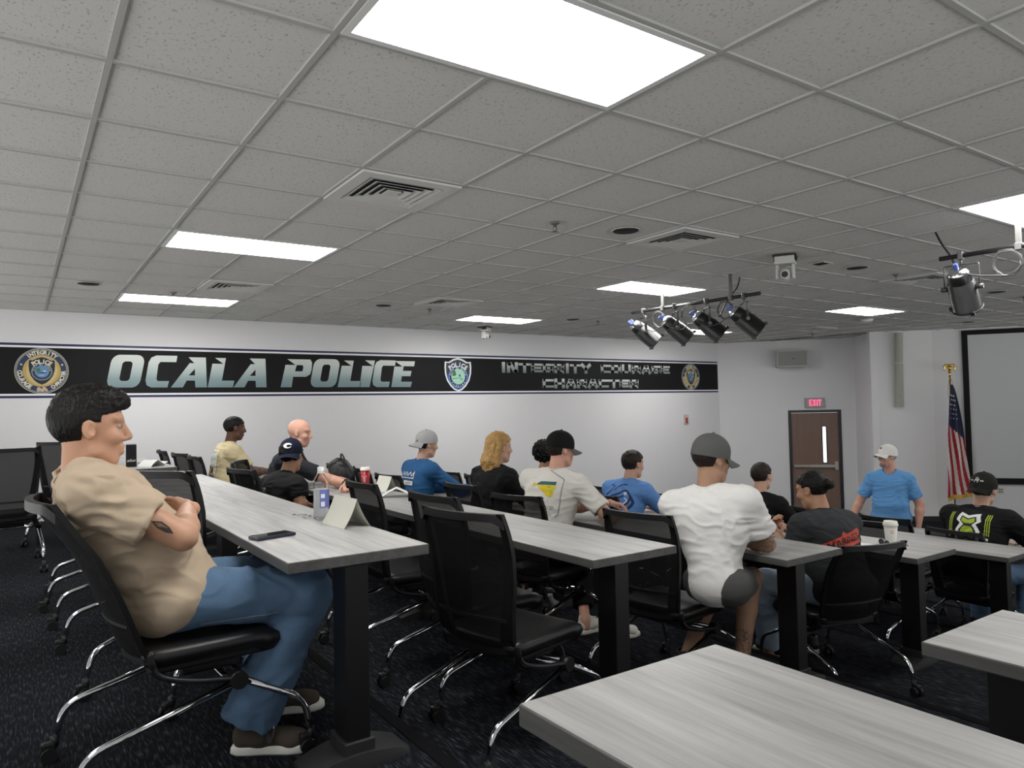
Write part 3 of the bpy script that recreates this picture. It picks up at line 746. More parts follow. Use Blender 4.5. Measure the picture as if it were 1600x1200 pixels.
class Person:
    """a clothed figure in its own frame: x the way the chair faces, y left, z up, origin on the floor under the hips"""
    def __init__(p, label, pos, heading, hip_z=.582, lean=8, twist=0, side=0, torso=.50, sh=.185, chest=.118, belly=.0, res=.0075, skin_m=None, scale=1.0, hipx=0.0, headlift=0.0, head=(0, 0, 0), neck=None, shrug=0.0, hs=1.0, waist=1.0):
        p.wst = waist
        p.label = label; p.res = res; p.skin = skin_m; p.sh = sh; p.chest = chest; p.belly = belly; p.hs = hs
        p.pos = pos; p.heading = heading
        p.hip = np_(hipx, 0, hip_z); p.T = rotm(0, lean, side)         # spine direction
        p.up = p.T @ np_(0, 0, 1); p.fw0 = p.T @ np_(1, 0, 0)
        p.Tw = rotm(twist, 0, 0); S = p.T @ p.Tw                      # shoulder girdle
        p.fw = S @ np_(1, 0, 0); p.lf = S @ np_(0, 1, 0)
        p.nb = p.hip + p.up * torso                                     # base of the neck
        p.SH = {1: p.nb + p.lf * sh - p.up * (.068 - shrug), -1: p.nb - p.lf * sh - p.up * (.068 - shrug)}
        p.H = rotm(*head)
        hb = p.nb + (p.up * .5 + np_(0, 0, .5)) * (.095 + headlift) + p.fw * .015
        if neck is not None: hb = hb + np.array(neck)
        p.hc = hb + p.H @ np_(.022, 0, .085) * hs
        p.legs = {}; p.arms = {}
        p.ink = []; p.VF = []
    def leg(p, s, knee, ankle): p.legs[s] = (p.hip + np_(0, .09 * s, 0), np.array(knee, float), np.array(ankle, float)); return p
    def arm(p, s, elbow, wrist, palm=(0, 0, -1), curl=.35, point=None, hand=True): p.arms[s] = (p.SH[s], np.array(elbow, float), np.array(wrist, float), palm, curl, point, hand); return p
    def bounds(p, pts, m): pts = np.array(pts); return pts.min(0) - m, pts.max(0) + m
    def headpt(p, x, y, z): return p.hc + p.H @ (np_(x, y, z) * p.hs)
    def build_body(p, bare_legs=False, shoulder_r=.05, face=True, beard=False, ears=True, fat=1.0):
        pts = [p.hip, p.nb, p.hc] + [q for s in p.arms for q in p.arms[s][:3]] + ([q for s in p.legs for q in p.legs[s]])
        lo, hi = p.bounds(pts, .2); f = Field(lo, hi, p.res); hp = p.headpt; s = p.hs
        # trunk inside the clothes
        for t, r in ((.0, .10), (.25, .095), (.5, .095), (.75, .095)):
            c = p.hip + (p.nb - p.hip) * t; f.ell(c, (r * .85, r * 1.25, .11), p.T, k=.05)
        f.cap(p.SH[1], p.SH[-1], .05, .05, .04)
        f.cap(p.nb - p.up * .04, hp(-.022, 0, -.055), .060 * s, .052 * s, .03)
        if True:
            Hm = p.H
            f.ell(hp(-.012, 0, .028), (.099 * s, .077 * s, .088 * s), Hm, k=.02); f.ell(hp(.022, 0, -.045), (.066 * s, .057 * s, .077 * s), Hm, k=.025)
            f.cap(hp(.058, .012, -.098), hp(.058, -.012, -.098), .020 * s, .020 * s, .025)
            f.cap(hp(.02, .045, -.072), hp(.055, .018, -.10), .018 * s, .016 * s, .02); f.cap(hp(.02, -.045, -.072), hp(.055, -.018, -.10), .018 * s, .016 * s, .02)
            for q in (1, -1): f.ell(hp(.062, q * .038, -.025), (.026 * s, .022 * s, .022 * s), Hm, k=.02); f.cap(hp(.080, q * .012, .03), hp(.066, q * .05, .03), .011 * s, .009 * s, .012)
            if face:
                for q in (1, -1): f.ell(hp(.094, q * .031, .006), (.013 * s, .016 * s, .009 * s), Hm, k=.010, sub=True)
                f.cap(hp(.084, 0, .018), hp(.106, 0, -.026), .0085 * s, .0125 * s, .012); f.cap(hp(.094, .012, -.033), hp(.094, -.012, -.033), .008 * s, .008 * s, .008)
                f.cap(hp(.083, .02, -.06), hp(.089, 0, -.057), .0065 * s, .0075 * s, .006); f.cap(hp(.083, -.02, -.06), hp(.089, 0, -.057), .0065 * s, .0075 * s, .006)
                f.cap(hp(.081, .018, -.073), hp(.087, 0, -.0745), .007 * s, .0085 * s, .006); f.cap(hp(.081, -.018, -.073), hp(.087, 0, -.0745), .007 * s, .0085 * s, .006)
            if ears:
                for q in (1, -1):
                    f.ell(hp(-.004, q * .078, -.004), (.019 * s, .0095 * s, .033 * s), Hm @ rotm(q * 22, -12, 0), k=.006); f.ell(hp(.004, q * .087, -.002), (.010 * s, .006 * s, .017 * s), Hm, k=.004, sub=True)
        for sd, (S, E_, W_, *_r) in p.arms.items():
            S2 = S + (E_ - S) * .42
            f.cap(S, S2, .056 * fat, .052 * fat, .03); f.cap(S2, E_, .052 * fat, .042 * fat, .02); M_ = E_ + (W_ - E_) * .3
            f.cap(E_, M_, .042 * fat, .044 * fat, .015); f.cap(M_, W_, .044 * fat, .027, .015)
        for sd, (Hh, K, A) in p.legs.items():
            f.cap(Hh, K, .082, .055, .04)
            if bare_legs:
                M_ = K + (A - K) * .35 - np_(.016, 0, 0); f.cap(K, M_, .056, .058, .02); f.cap(M_, A, .056, .037, .02); f.cap(K + np_(.01, 0, .0), K + np_(.01, 0, -.03), .054, .05, .02)
            else: f.cap(K, A, .045, .035, .02)
            f.cap(A, A + np_(0, 0, -.05), .036, .036, .01)
        VF = [f.mesh(1)]
        for sd, (S, E_, W_, palm, curl, point, hand) in p.arms.items():
            if hand: VF.append(hand_field(W_, E_, palm, curl, sd, point=point, h=.0036 if p.res < .007 else .0045))
        V = np.concatenate([v for v, _ in VF]); ink = np.zeros(len(V))
        for a, b, r in p.ink:
            a, b = np.array(a), np.array(b); ab = b - a; t = np.clip(((V - a) @ ab) / (ab @ ab), 0, 1); dd = np.linalg.norm(V - a - t[:, None] * ab, axis=1)
            inside = (((V - a) @ ab) / (ab @ ab)); ink = np.maximum(ink, ((dd < r) & (inside > 0) & (inside < 1)).astype(float))
        o = skin_mesh('person', VF, p.skin, None, ink); o.location = p.pos; o.rotation_euler = (0, 0, math.radians(p.heading)); tag(o, p.label, 'person'); p.o = o
        if face:
            for q in (1, -1):
                e = MB(); c = hp(.0735, q * .031, .005); e.ell(c, (.0118 * s, .0118 * s, .0088 * s), 14, 0, Matrix([list(r) for r in p.H])); e.ell(c + p.H @ np_(.0056, 0, 0) * s, (.0072 * s, .0070 * s, .0066 * s), 12, 1); e.build('eye', [m_eyew, m_iris], o)
        return o
    def torso_field(p, f, g, chestk=1.0, hem=.0):
        """g: ease of the cloth over the body"""
        hip, nb = p.hip, p.nb; sh = p.sh
        def at(t): return hip + (nb - hip) * t
        c = p.chest
        f.ell(at(.0), (.128 + g + p.belly * .7, .178 * p.wst + g + p.belly * .6, .13), p.T, k=.06); f.ell(at(.28) + p.fw0 * p.belly * .7, (.112 + g + p.belly, .152 * p.wst + g + p.belly * .6, .13), p.T, k=.07)
        S = p.T @ p.Tw
        f.ell(at(.55) + p.fw * .005, (c + g, sh * .92 + g, .15), S, k=.07); f.ell(at(.76), (c - .006 + g, sh * 1.0 + g, .125), S, k=.06)
        f.cap(p.SH[1] * .97 + nb * .03, p.SH[-1] * .97 + nb * .03, .056 + g, .056 + g, .05)
        for q in (1, -1): f.cap(nb + p.lf * .035 * q - p.up * .012, p.SH[q] + p.up * .0, .05 + g * .6, .052 + g, .04)
    def shirt(p, m, sleeve=.62, g=.014, wr=.006, seed=1, collar=.066, hemdrop=.06, f_w=(9, 9, 22), name='shirt', k_sl=.03, sleeve_r=.062, wide=.0, fat=1.0):
        pts = [p.hip, p.nb] + [q for s in p.arms for q in p.arms[s][:3]]
        lo, hi = p.bounds(pts, .24); f = Field(lo, hi, p.res)
        p.torso_field(f, g); ends = []
        f.cutplane(p.hip - p.up * hemdrop, -p.up)
        for sd, (S, E_, W_, *_r) in p.arms.items():
            if sleeve <= 1:
                e = S + (E_ - S) * sleeve; fs = Field(lo, hi, p.res); L = np.linalg.norm(E_ - S); u = (E_ - S) / L
                fs.cap(S, e + u * .06, sleeve_r + g * .6, sleeve_r * .92 + g * .6 + wide, .02); fs.cutplane(e, u)
                f.d = np.where(True, smin(f.d, fs.d, k_sl), f.d)
                f.cap(e - u * .05, e + u * .12, .05 * fat + .004, .05 * fat + .006 + wide * .4, .004, sub=True)
            else:
                t = sleeve - 1; e = E_ + (W_ - E_) * t; u = (W_ - E_) / np.linalg.norm(W_ - E_); fs = Field(lo, hi, p.res)
                fs.cap(S, E_, sleeve_r + g * .5, .052 + g * .5, .02); fs.cap(E_, e + u * .03, .052 + g * .5, .042 + g * .4, .02); fs.cutplane(e, u, e - .09, e + .09)
                f.d = smin(f.d, fs.d, k_sl); f.cap(e - u * .03, e + u * .08, .036, .038, .004, sub=True)
        top = p.nb + p.fw * .012
        f.cap(top - p.up * .012, top + p.up * .14 + p.fw * .02, collar, collar + .03, .012, sub=True)
        V, F = f.mesh(1); V = wrinkle(V, F, wr, f_w, seed, mask=np.clip(((V - p.hip) @ p.up + .04) / .16, .15, 1)); p.shirtVF = (V, F)
        o = skin_mesh(name, [(V, F)], m, p.o); p.shirt_o = o
        tree = BVHTree.FromPolygons([Vector(v) for v in V], [tuple(q) for q in F]); ring = []          # ribbed collar
        for i in range(32):
            a = 2 * PI * i / 32; dv = p.fw * math.cos(a) + p.lf * math.sin(a); st = top + p.up * .10 + dv * (collar + .007)
            hit = tree.ray_cast(Vector(st), -Vector(p.up), .3)
            if hit[0] is not None: ring.append(hit[0] + Vector(p.up) * .001)
        if len(ring) > 24: cr = MB(); cr.tube(ring, .0085, 8, closed=True, flat=(.62, 1)); cr.build('collar', m, o)
        return o
    def pants(p, m, g=.012, wr=.005, seed=3, end=None, name='trousers', thigh=.088, knee=.066, hemr=.066, f_w=(10, 10, 16), shorts=False, top=.02):
        pts = [p.hip] + [q for s in p.legs for q in p.legs[s]]
        lo, hi = p.bounds(pts, .22); f = Field(lo, hi, p.res)
        f.ell(p.hip - p.up * .01, (.112 + g + p.belly * .4, .158 * p.wst + g + p.belly * .3, .105), p.T, k=.05); f.cutplane(p.hip + p.up * (.055 + top), p.up)
        for sd, (Hh, K, A) in p.legs.items():
            if shorts:
                e = Hh + (K - Hh) * shorts; u = (K - Hh) / np.linalg.norm(K - Hh); f.cap(Hh, e + u * .05, thigh + g, knee + g + .018, .05); f.cutplane(e, u, e - .16, e + .16)
                f.cap(e - u * .04, e + u * .1, .068, .07, .004, sub=True)
            else:
                f.cap(Hh, K, thigh + g, knee + g, .05); e = A if end is None else K + (A - K) * end; u = (A - K) / np.linalg.norm(A - K)
                f.cap(K, e + u * .06, knee + g, hemr + g, .03); f.cutplane(e, u, e - .26, e + .26); f.cap(e - u * .02, e + u * .1, hemr - .012, hemr - .01, .004, sub=True)
        V, F = f.mesh(1); V = wrinkle(V, F, wr, f_w, seed, mask=np.clip((np.linalg.norm(V - p.hip, axis=1) - .12) / .2, .1, 1)); p.pantsVF = (V, F)
        o = skin_mesh(name, [(V, F)], m, p.o); return o
    def hair(p, m, t=.014, style='short', seed=2, lineup=.062, nape=-.055, amp=.004, freq=55, name='hair', front=.078):
        hp = p.headpt; s = p.hs; f = Field(p.hc - .3, p.hc + .3, min(p.res, .006)); Hm = p.H
        f.ell(hp(-.014, 0, .030), ((.099 + t) * s, (.077 + t * .8) * s, (.088 + t) * s), Hm, k=.01)
        if style == 'top': f.ell(hp(.006, 0, .082), (.101 * s, .071 * s, .055 * s), Hm, k=.025)
        z0 = lambda x, y, z: p.H @ np_(x, y, z)
        # face opening: in front of the hairline and below it; then the nape and round the ears
        sl, X = f.blk(f.lo, f.lo + f.h * f.n); Y = (X - p.hc.astype(np.float32)) @ p.H.astype(np.float32) / s
        D = f.d
        side = np.where(np.abs(Y[..., 1]) > .05, .0, .0)
        face = np.minimum(Y[..., 0] - .028, lineup - Y[..., 2] + (Y[..., 0] - front) * .35)      # >0 inside the face region
        D = np.maximum(D, face * s)
        earc = np.minimum(np.minimum(Y[..., 0] + .022, .018 - Y[..., 2]), 9)
        D = np.maximum(D, earc * s); D = np.maximum(D, (nape - Y[..., 2]) * s)
        f.d = D.astype(np.float32)
        if style == 'bun': f.ell(hp(-.122, 0, .012), (.036 * s, .042 * s, .038 * s), Hm, k=.006)
        if style == 'long':
            for q, (dx, dy, L) in enumerate(((-.075, .055, .24), (-.085, .02, .27), (-.085, -.02, .27), (-.075, -.055, .24), (-.04, .078, .2), (-.04, -.078, .2))):
                a = hp(dx, dy, .02); b = a + p.up * -.14 - p.fw * .02; c = a - p.up * L - p.fw * .005 + p.lf * dy * .5; f.cap(a, b, .03, .034, .02); f.cap(b, c, .034, .014, .02)
        if style == 'afro':
            f.ell(hp(-.03, 0, .05), (.135 * s, .125 * s, .125 * s), Hm, k=.02); f.cutplane(hp(.06, 0, .03), p.H @ np_(1, 0, -.9))
        V, F = f.mesh(0 if style == 'afro' else 1); N = normals(V, F)
        up_ = np.clip(((V - p.hc) @ p.H[:, 2] / s - .02) / .06, .15, 1) if style == 'top' else 1.0
        V = V + N * (up_ * (amp * vnoise(V, freq, seed) + amp * .6 * vnoise(V, freq * 2.1, seed + 1)))[:, None]
        return skin_mesh(name, [(V, F)], m, p.o)
    def cap_hat(p, m, mb, back=False, brim_m=None, tilt=0, logo=None, yaw=0):
        """baseball cap: crown, brim, button; back=True turns the brim to the nape"""
        s = p.hs; hp = p.headpt; sg = -1 if back else 1; Rm = Matrix([list(r) for r in (p.H @ rotm(yaw, tilt, 0))]); o0 = Vector(hp(-.010, 0, .030))
        T4 = Matrix.Translation(o0) @ Rm.to_4x4()
        cr = MB(); n = 28; prof = []
        for i in range(9):
            a = i / 8 * PI / 2; prof.append((math.cos(a), math.sin(a)))
        vs = []; fs = []
        for r, z in prof:
            for k in range(n):
                an = 2 * PI * k / n; pan = 1 + .012 * math.cos(6 * an); vs.append(T4 @ Vector(((.111 * r * math.cos(an)) * pan * s, .090 * r * math.sin(an) * pan * s, (.014 + .104 * z ** .9 - .006) * s)))
        for i in range(8):
            for k in range(n): fs.append((i * n + k, i * n + (k + 1) % n, (i + 1) * n + (k + 1) % n, (i + 1) * n + k))
        b0 = len(vs)
        for k in range(n): an = 2 * PI * k / n; vs.append(T4 @ Vector((.1105 * math.cos(an) * s, .0895 * math.sin(an) * s, -.018 * s)))
        for k in range(n): fs.append((b0 + k, b0 + (k + 1) % n, (k + 1) % n, k))
        cr.add(vs, fs, 0, True); cr.ell(T4 @ Vector((0, 0, .114 * s)), (.008, .008, .005), 8, 0)
        c = cr.build('cap', m, p.o)
        br = MB(); vs = []; nu, nv = 14, 6
        for i in range(nv + 1):
            for j in range(nu + 1):
                a = (-1 + 2 * j / nu) * 1.12; u = i / nv; rx = .106 + .075 * u * (math.cos(a * .86) ** .7); x = rx * math.cos(a * .9); y = .089 * math.sin(a) * (1 + .02 * u)
                z = -.010 - .022 * u - .055 * (y / .09) ** 2 * (.25 + .75 * u) * .6
                vs.append(T4 @ Vector((sg * x * s, y * s, z * s)))
        b0 = len(vs); vs += [v + T4.to_3x3() @ Vector((0, 0, -.004)) for v in vs]; fs = []; W_ = nu + 1
        for i in range(nv):
            for j in range(nu):
                q = (i * W_ + j, i * W_ + j + 1, (i + 1) * W_ + j + 1, (i + 1) * W_ + j); 
                if sg > 0: q = q[::-1]
                fs.append(q); fs.append(tuple(b0 + k for k in reversed(q)))
        rim = list(range(W_)) + [i * W_ + nu for i in range(1, nv + 1)] + [nv * W_ + j for j in range(nu - 1, -1, -1)] + [i * W_ for i in range(nv - 1, 0, -1)]
        for a, b in zip(rim, rim[1:] + rim[:1]): fs.append((a, b, b0 + b, b0 + a))
        br.add(vs, fs, 0, True); br.build('brim', brim_m or mb, c)
        p.capT = T4; return c
def smin(a, b, k):
    hh = np.clip(.5 + .5 * (a - b) / k, 0, 1); return (a * (1 - hh) + b * hh - k * hh * (1 - hh)).astype(np.float32)
# ------------------------------------------------------------------ prints laid on cloth
def subdiv(tris, maxlen):
    out = []; st = list(tris)
    while st:
        t = st.pop(); L = [(t[i] - t[(i + 1) % 3]).length for i in range(3)]; k = max(range(3), key=lambda i: L[i])
        if L[k] <= maxlen: out.append(t); continue
        a, b, c = t[k], t[(k + 1) % 3], t[(k + 2) % 3]; m = (a + b) / 2; st += [(a, m, c), (m, b, c)]
    return out
def poly_tris(poly, holes=()):
    from mathutils.geometry import tessellate_polygon
    loops = [list(poly)] + [list(h) for h in holes]; flat = [Vector((x, y, 0)) for l in loops for x, y in l]
    return [tuple(flat[i] for i in t) for t in tessellate_polygon([[Vector((x, y, 0)) for x, y in l] for l in loops])]
def print_on(VF, shapes, o, ax, ay, parent, name='shirt_print', maxlen=.012, off=.0025):
    """shapes: (2D triangles, material); drawn in the plane o + x ax + y ay and laid on the surface along -(ax x ay)"""
    V, F = VF; tree = BVHTree.FromPolygons([Vector(v) for v in V], [tuple(f) for f in F]); o, ax, ay = Vector(o), Vector(ax).normalized(), Vector(ay).normalized(); nn = ax.cross(ay).normalized()
    mats = []; mb = MB()
    for lay, (tris, m) in enumerate(shapes):
        if m not in mats: mats.append(m)
        mi = mats.index(m); cache = {}
        for t in subdiv(tris, maxlen):
            ids = []; ok = True; pts = []
            for q in t:
                k = (round(q.x, 5), round(q.y, 5))
                if k not in cache:
                    P = o + ax * q.x + ay * q.y + nn * .35; hit = tree.ray_cast(P, -nn, .6); cache[k] = None if hit[0] is None else hit[0] + nn * (off + .0007 * lay)
                if cache[k] is None: ok = False; break
                pts.append(cache[k])
            if ok:
                n = (pts[1] - pts[0]).cross(pts[2] - pts[0])
                if n.dot(nn) < 0: pts = [pts[0], pts[2], pts[1]]
                mb.add(pts, [(0, 1, 2)], mi, False)
    return mb.build(name, mats, parent) if mb.f else None
_fc = {}
def glyphs(text, size=1.0, bold=0.0, shear=0.0, spacing=1.0):
    """outline text as 2D triangles, baseline at y=0, starting at x=0; also returns the width"""
    cu = bpy.data.curves.new('t', 'FONT'); cu.body = text; cu.size = size; cu.shear = shear; cu.space_character = spacing; cu.offset = bold; cu.resolution_u = 3
    ob = bpy.data.objects.new('t', cu); COL.objects.link(ob); dg = bpy.context.evaluated_depsgraph_get(); me = ob.evaluated_get(dg).to_mesh()
    me.calc_loop_triangles(); tr = [tuple(Vector(me.vertices[i].co) for i in t.vertices) for t in me.loop_triangles]
    ob.evaluated_get(dg).to_mesh_clear(); bpy.data.objects.remove(ob); bpy.data.curves.remove(cu)
    xs = [q.x for t in tr for q in t] or [0]; x0 = min(xs); tr = [tuple(Vector((q.x - x0, q.y, 0)) for q in t) for t in tr]
    return tr, max(xs) - x0
def fit_text(text, x0, x1, y0, y1, **kw):
    tr, w_ = glyphs(text, 1.0, **kw); ys = [q.y for t in tr for q in t]; a, b = min(ys), max(ys)
    return [tuple(Vector((x0 + q.x / w_ * (x1 - x0), y0 + (q.y - a) / (b - a) * (y1 - y0), 0)) for q in t) for t in tr]
def rect(x0, y0, x1, y1): return [(x0, y0), (x1, y0), (x1, y1), (x0, y1)]
# ------------------------------------------------------------------ the people
def tz(k): return -STEP * (k - 1) if k < 7 else FLOOR
def WL(p):
    c, s = math.cos(math.radians(p.heading)), math.sin(math.radians(p.heading))
    def f(x, y, z): dx, dy = x - p.pos[0], y - p.pos[1]; return (c * dx + s * dy, -s * dx + c * dy, z)
    return f
def WD(p):
    c, s = math.cos(math.radians(p.heading)), math.sin(math.radians(p.heading))
    return lambda x, y: (c * x + s * y, -s * x + c * y)
sk_tan = skin('skin_tan', (.50, .285, .185)); sk_lt = skin('skin_light', (.60, .37, .27)); sk_pk = skin('skin_ruddy', (.62, .35, .26)); sk_dk = skin('skin_brown', (.105, .05, .032)); sk_md = skin('skin_bronze', (.40, .215, .13)); sk_ink = skin('skin_inked', (.43, .255, .165), ink_scale=26)
h_blk = hairmat('hair_black', (.0045, .004, .0035)); h_br = hairmat('hair_dark_brown', (.018, .012, .009)); h_bl = hairmat('hair_blond', (.42, .25, .09)); h_gr = hairmat('hair_grey', (.3, .29, .28))
m_beige = cloth('beige_cotton', (.46, .365, .265)); m_jean = cloth('blue_denim', (.10, .17, .27), bump=.25, scale=600, vary=.35); m_jean_l = cloth('light_denim', (.36, .45, .55), bump=.2, scale=600, vary=.15)
m_white = cloth('white_cotton', (.80, .79, .765), vary=.02); m_offw = cloth('off_white_cotton', (.70, .68, .63), vary=.03); m_black = cloth('black_cotton', (.0085, .0085, .0095)); m_navy = cloth('navy_cotton', (.012, .014, .022)); m_char = cloth('charcoal_cotton', (.036, .038, .041)); m_cream = cloth('cream_cotton', (.66, .56, .34))
m_royal = cloth('royal_blue_cotton', (.03, .115, .27)); m_sky = cloth('sky_blue_cotton', (.135, .30, .66)); m_azure = cloth('azure_cotton', (.13, .33, .64)); m_grsh = cloth('grey_shorts', (.085, .085, .082)); m_slate = cloth('slate_cotton', (.025, .028, .034)); m_dkden = cloth('dark_denim', (.012, .018, .04))
m_capn = cloth('navy_cap_twill', (.008, .011, .028)); m_capb = cloth('black_cap_twill', (.008, .008, .008)); m_capw = cloth('white_cap_twill', (.78, .77, .74)); m_capg = cloth('grey_cap_twill', (.11, .11, .11)); m_capo = cloth('dark_olive_cap', (.014, .015, .012)); m_capgr = cloth('light_grey_cap', (.42, .42, .42))
m_pw = M('print_white', (.78, .78, .76), .7); m_pk = M('print_black', (.01, .01, .012), .7); m_pg = M('print_lime', (.36, .48, .03), .7); m_pr = M('print_red', (.52, .06, .035), .7); m_py = M('print_yellow', (.72, .55, .02), .7); m_pt = M('print_teal', (.03, .11, .13), .7); m_pn = M('print_navy', (.012, .03, .12), .7); m_po = M('print_ochre', (.55, .33, .1), .7); m_pgy = M('print_grey', (.3, .3, .3), .7); m_psb = M('print_steel', (.12, .16, .22), .7)
m_suede = M('brown_suede', (.055, .042, .03), .9, bump=.3, scale=500); m_solew = M('white_rubber', (.66, .65, .6), .6); m_lace = M('white_lace', (.7, .7, .66), .8); m_blkshoe = M('black_leather', (.01, .01, .01), .5); m_whshoe = M('white_leather', (.62, .60, .55), .6, bump=.1, scale=80); m_sock = M('dark_sock', (.015, .013, .012), .9)
m_metalk = M('dark_watch', (.03, .03, .03), .3, .8); m_strap = M('watch_strap', (.05, .045, .035), .7)

# 1. man in front with folded arms
p = Person('person in a beige shirt and blue jeans leaning back with folded arms', (.46, 2.86, 0), 0, hip_z=.588, lean=-33, torso=.545, sh=.205, chest=.132, belly=.034, res=.0055, skin_m=sk_tan, head=(-4, 2, 0), hs=1.10, neck=(.03, 0, -.045))
p.arm(-1, (-.008, -.262, .825), (.055, .0, .885), (-.8, 0, .1), .35, point=(-.06, .30, .89)); p.arm(1, (-.01, .272, .85), (.065, .05, .82), (-.8, 0, .3), .4, point=(-.05, -.22, .80))
p.leg(-1, (.45, -.125, .545), (.235, -.09, .10)); p.leg(1, (.45, .15, .545), (.38, .20, .10))
p.build_body(fat=1.06)
p.shirt(m_beige, sleeve=.62, g=.017, wr=.0115, seed=11, collar=.070, hemdrop=.075, f_w=(9, 9, 24), sleeve_r=.071, wide=.012, fat=1.06)
p.pants(m_jean, g=.014, wr=.009, seed=4, thigh=.092, knee=.074, hemr=.088)
p.hair(h_blk, t=.006, style='top', lineup=.056, nape=-.05, amp=.0046, freq=150, front=.080)
for s_, hp_, td in ((-1, (.185, -.075, 0), (.86, -.5)), (1, (.325, .215, 0), (.9, -.32))):
    so = shoe(hp_, td, (m_suede, m_solew, m_lace), p.o, 1.05)
    if s_ == -1:
        d = Vector((td[0], td[1], 0)).normalized(); sd = Vector((0, 0, 1)).cross(d); b = MB(); o = Vector(hp_) + d * .135 - sd * .052 + Vector((0, 0, .05))
        nv = [(-.026, 0), (-.014, 0), (-.007, .026), (.006, 0), (.018, 0), (.034, .042), (.022, .042), (.014, .018), (.004, .042), (-.010, .042)]
        b.prism(nv, o, d * .95 + Vector((0, 0, 0)), Vector((0, 0, .95)) + sd * .42, -sd * .004, 0); b.build('emblem', m_pk, so)
tt = MB(); a_, b_ = Vector(p.SH[-1]), Vector((-.008, -.262, .825)); ax = (b_ - a_).normalized(); 
V = p.o.data; Vn = np.array([v.co[:] for v in V.vertices]); Fn = np.array([list(f.vertices) for f in V.polygons if len(f.vertices) == 4])
side = Vector((.12, -1, -.05)).normalized(); side = (side - ax * side.dot(ax)).normalized(); ay_ = side.cross(ax)
leaf = [(0, 0), (.03, .013), (.06, .008), (.082, -.004), (.06, -.012), (.03, -.011)]; inner = [(.014, .001), (.03, .006), (.058, .003), (.03, -.005)]
print_on((Vn, Fn), [(poly_tris(leaf, [inner]), M('tattoo_ink', (.045, .035, .03), .6)), (poly_tris(rect(.02, -.001, .066, .001)), MATS['tattoo_ink'])], Vector(a_) + (b_ - a_) * .63, ax, ay_, p.o, 'tattoo', off=.0012)
print_on(p.pantsVF, [(poly_tris(rect(0, 0, .26, .003)), m_jean_l), (poly_tris([(-.02, -.04), (.0, -.04), (.05, -.12), (.03, -.12)]), MATS['blue_denim'])], (.05, -.30, .50), (1, -.1, .02), (0, 0, 1), p.o, 'trouser_seam')

# 2. cream shirt, far left
p = Person('person in a cream shirt with a picture print on its back, far left', (1.72, 7.80, tz(2)), 2, lean=10, sh=.19, chest=.125, belly=.045, skin_m=sk_dk, head=(-6, 6, 0), res=.008)
L_ = WL(p); p.arm(-1, (.24, -.26, .80), (.46, -.12, .79), (0, 0, -1), .12); p.arm(1, (.26, .26, .80), (.46, .1, .79), (0, 0, -1), .12); p.leg(-1, (.43, -.12, .556), (.42, -.12, .09)); p.leg(1, (.43, .12, .556), (.42, .12, .09))
p.build_body(); p.shirt(m_cream, sleeve=.75, g=.018, wr=.007, seed=21); p.pants(m_dkden); p.hair(h_blk, t=.006, amp=.002, lineup=.05)
for q in (-1, 1): shoe((.37, q * .12, 0), (1, q * .1), (m_blkshoe, m_solew, m_lace), p.o, 1.0, .006)
fr = [(poly_tris(rect(-.13, -.2, .11, .15)), m_po), (poly_tris(rect(-.122, -.19, .102, .14)), M('print_pale', (.72, .74, .66), .8))] + [(poly_tris(rect(-.12, -.19, .1, -.11)), m_psb), (poly_tris([(-.1, -.11), (.09, -.11), (.02, -.02), (-.02, -.05)]), m_po), (poly_tris(rect(-.03, -.09, .0, -.02)), m_pk), (poly_tris(rect(.03, -.1, .055, -.05)), m_pk), (fit_text('PICNIC', -.09, .06, .1, .125), m_psb)]
print_on(p.shirtVF, fr, Vector(p.hip + p.up * .30 - p.fw * .1), -Vector(p.lf), p.up, p.o, maxlen=.02)

# 3. navy cap, black shirt
p = Person('person in a black tee and navy cap worn backward, slouching before the bald man', (1.64, 5.74, tz(2)), 10, hip_z=.54, lean=20, torso=.37, sh=.20, chest=.125, belly=.03, skin_m=sk_md, head=(34, 10, 4), res=.0075)
p.arm(-1, (.10, -.27, .70), (.25, -.08, .665), (0, 0, -1), .4); p.arm(1, (.10, .27, .70), (.25, .08, .665), (0, 0, -1), .4); p.leg(-1, (.43, -.14, .556), (.42, -.14, .09)); p.leg(1, (.43, .14, .556), (.42, .14, .09))
p.build_body(); p.shirt(m_black, sleeve=.7, g=.02, wr=.007, seed=22); p.pants(m_dkden); p.hair(h_blk, t=.012, amp=.006, nape=-.085, lineup=.05)
for q in (-1, 1): shoe((.37, q * .14, 0), (1, q * .1), (m_blkshoe, m_solew, m_lace), p.o, 1.0, .006)
c = p.cap_hat(m_capn, m_capn, back=True, tilt=-10, yaw=14)
T4 = p.capT; cm = MB(); cc = [(.034 * math.cos(a), .021 * math.sin(a)) for a in [i / 24 * 2 * PI for i in range(24)]]; hol = [(.008 + .017 * math.cos(a), -.002 + .010 * math.sin(a)) for a in [i / 16 * 2 * PI for i in range(16)]]
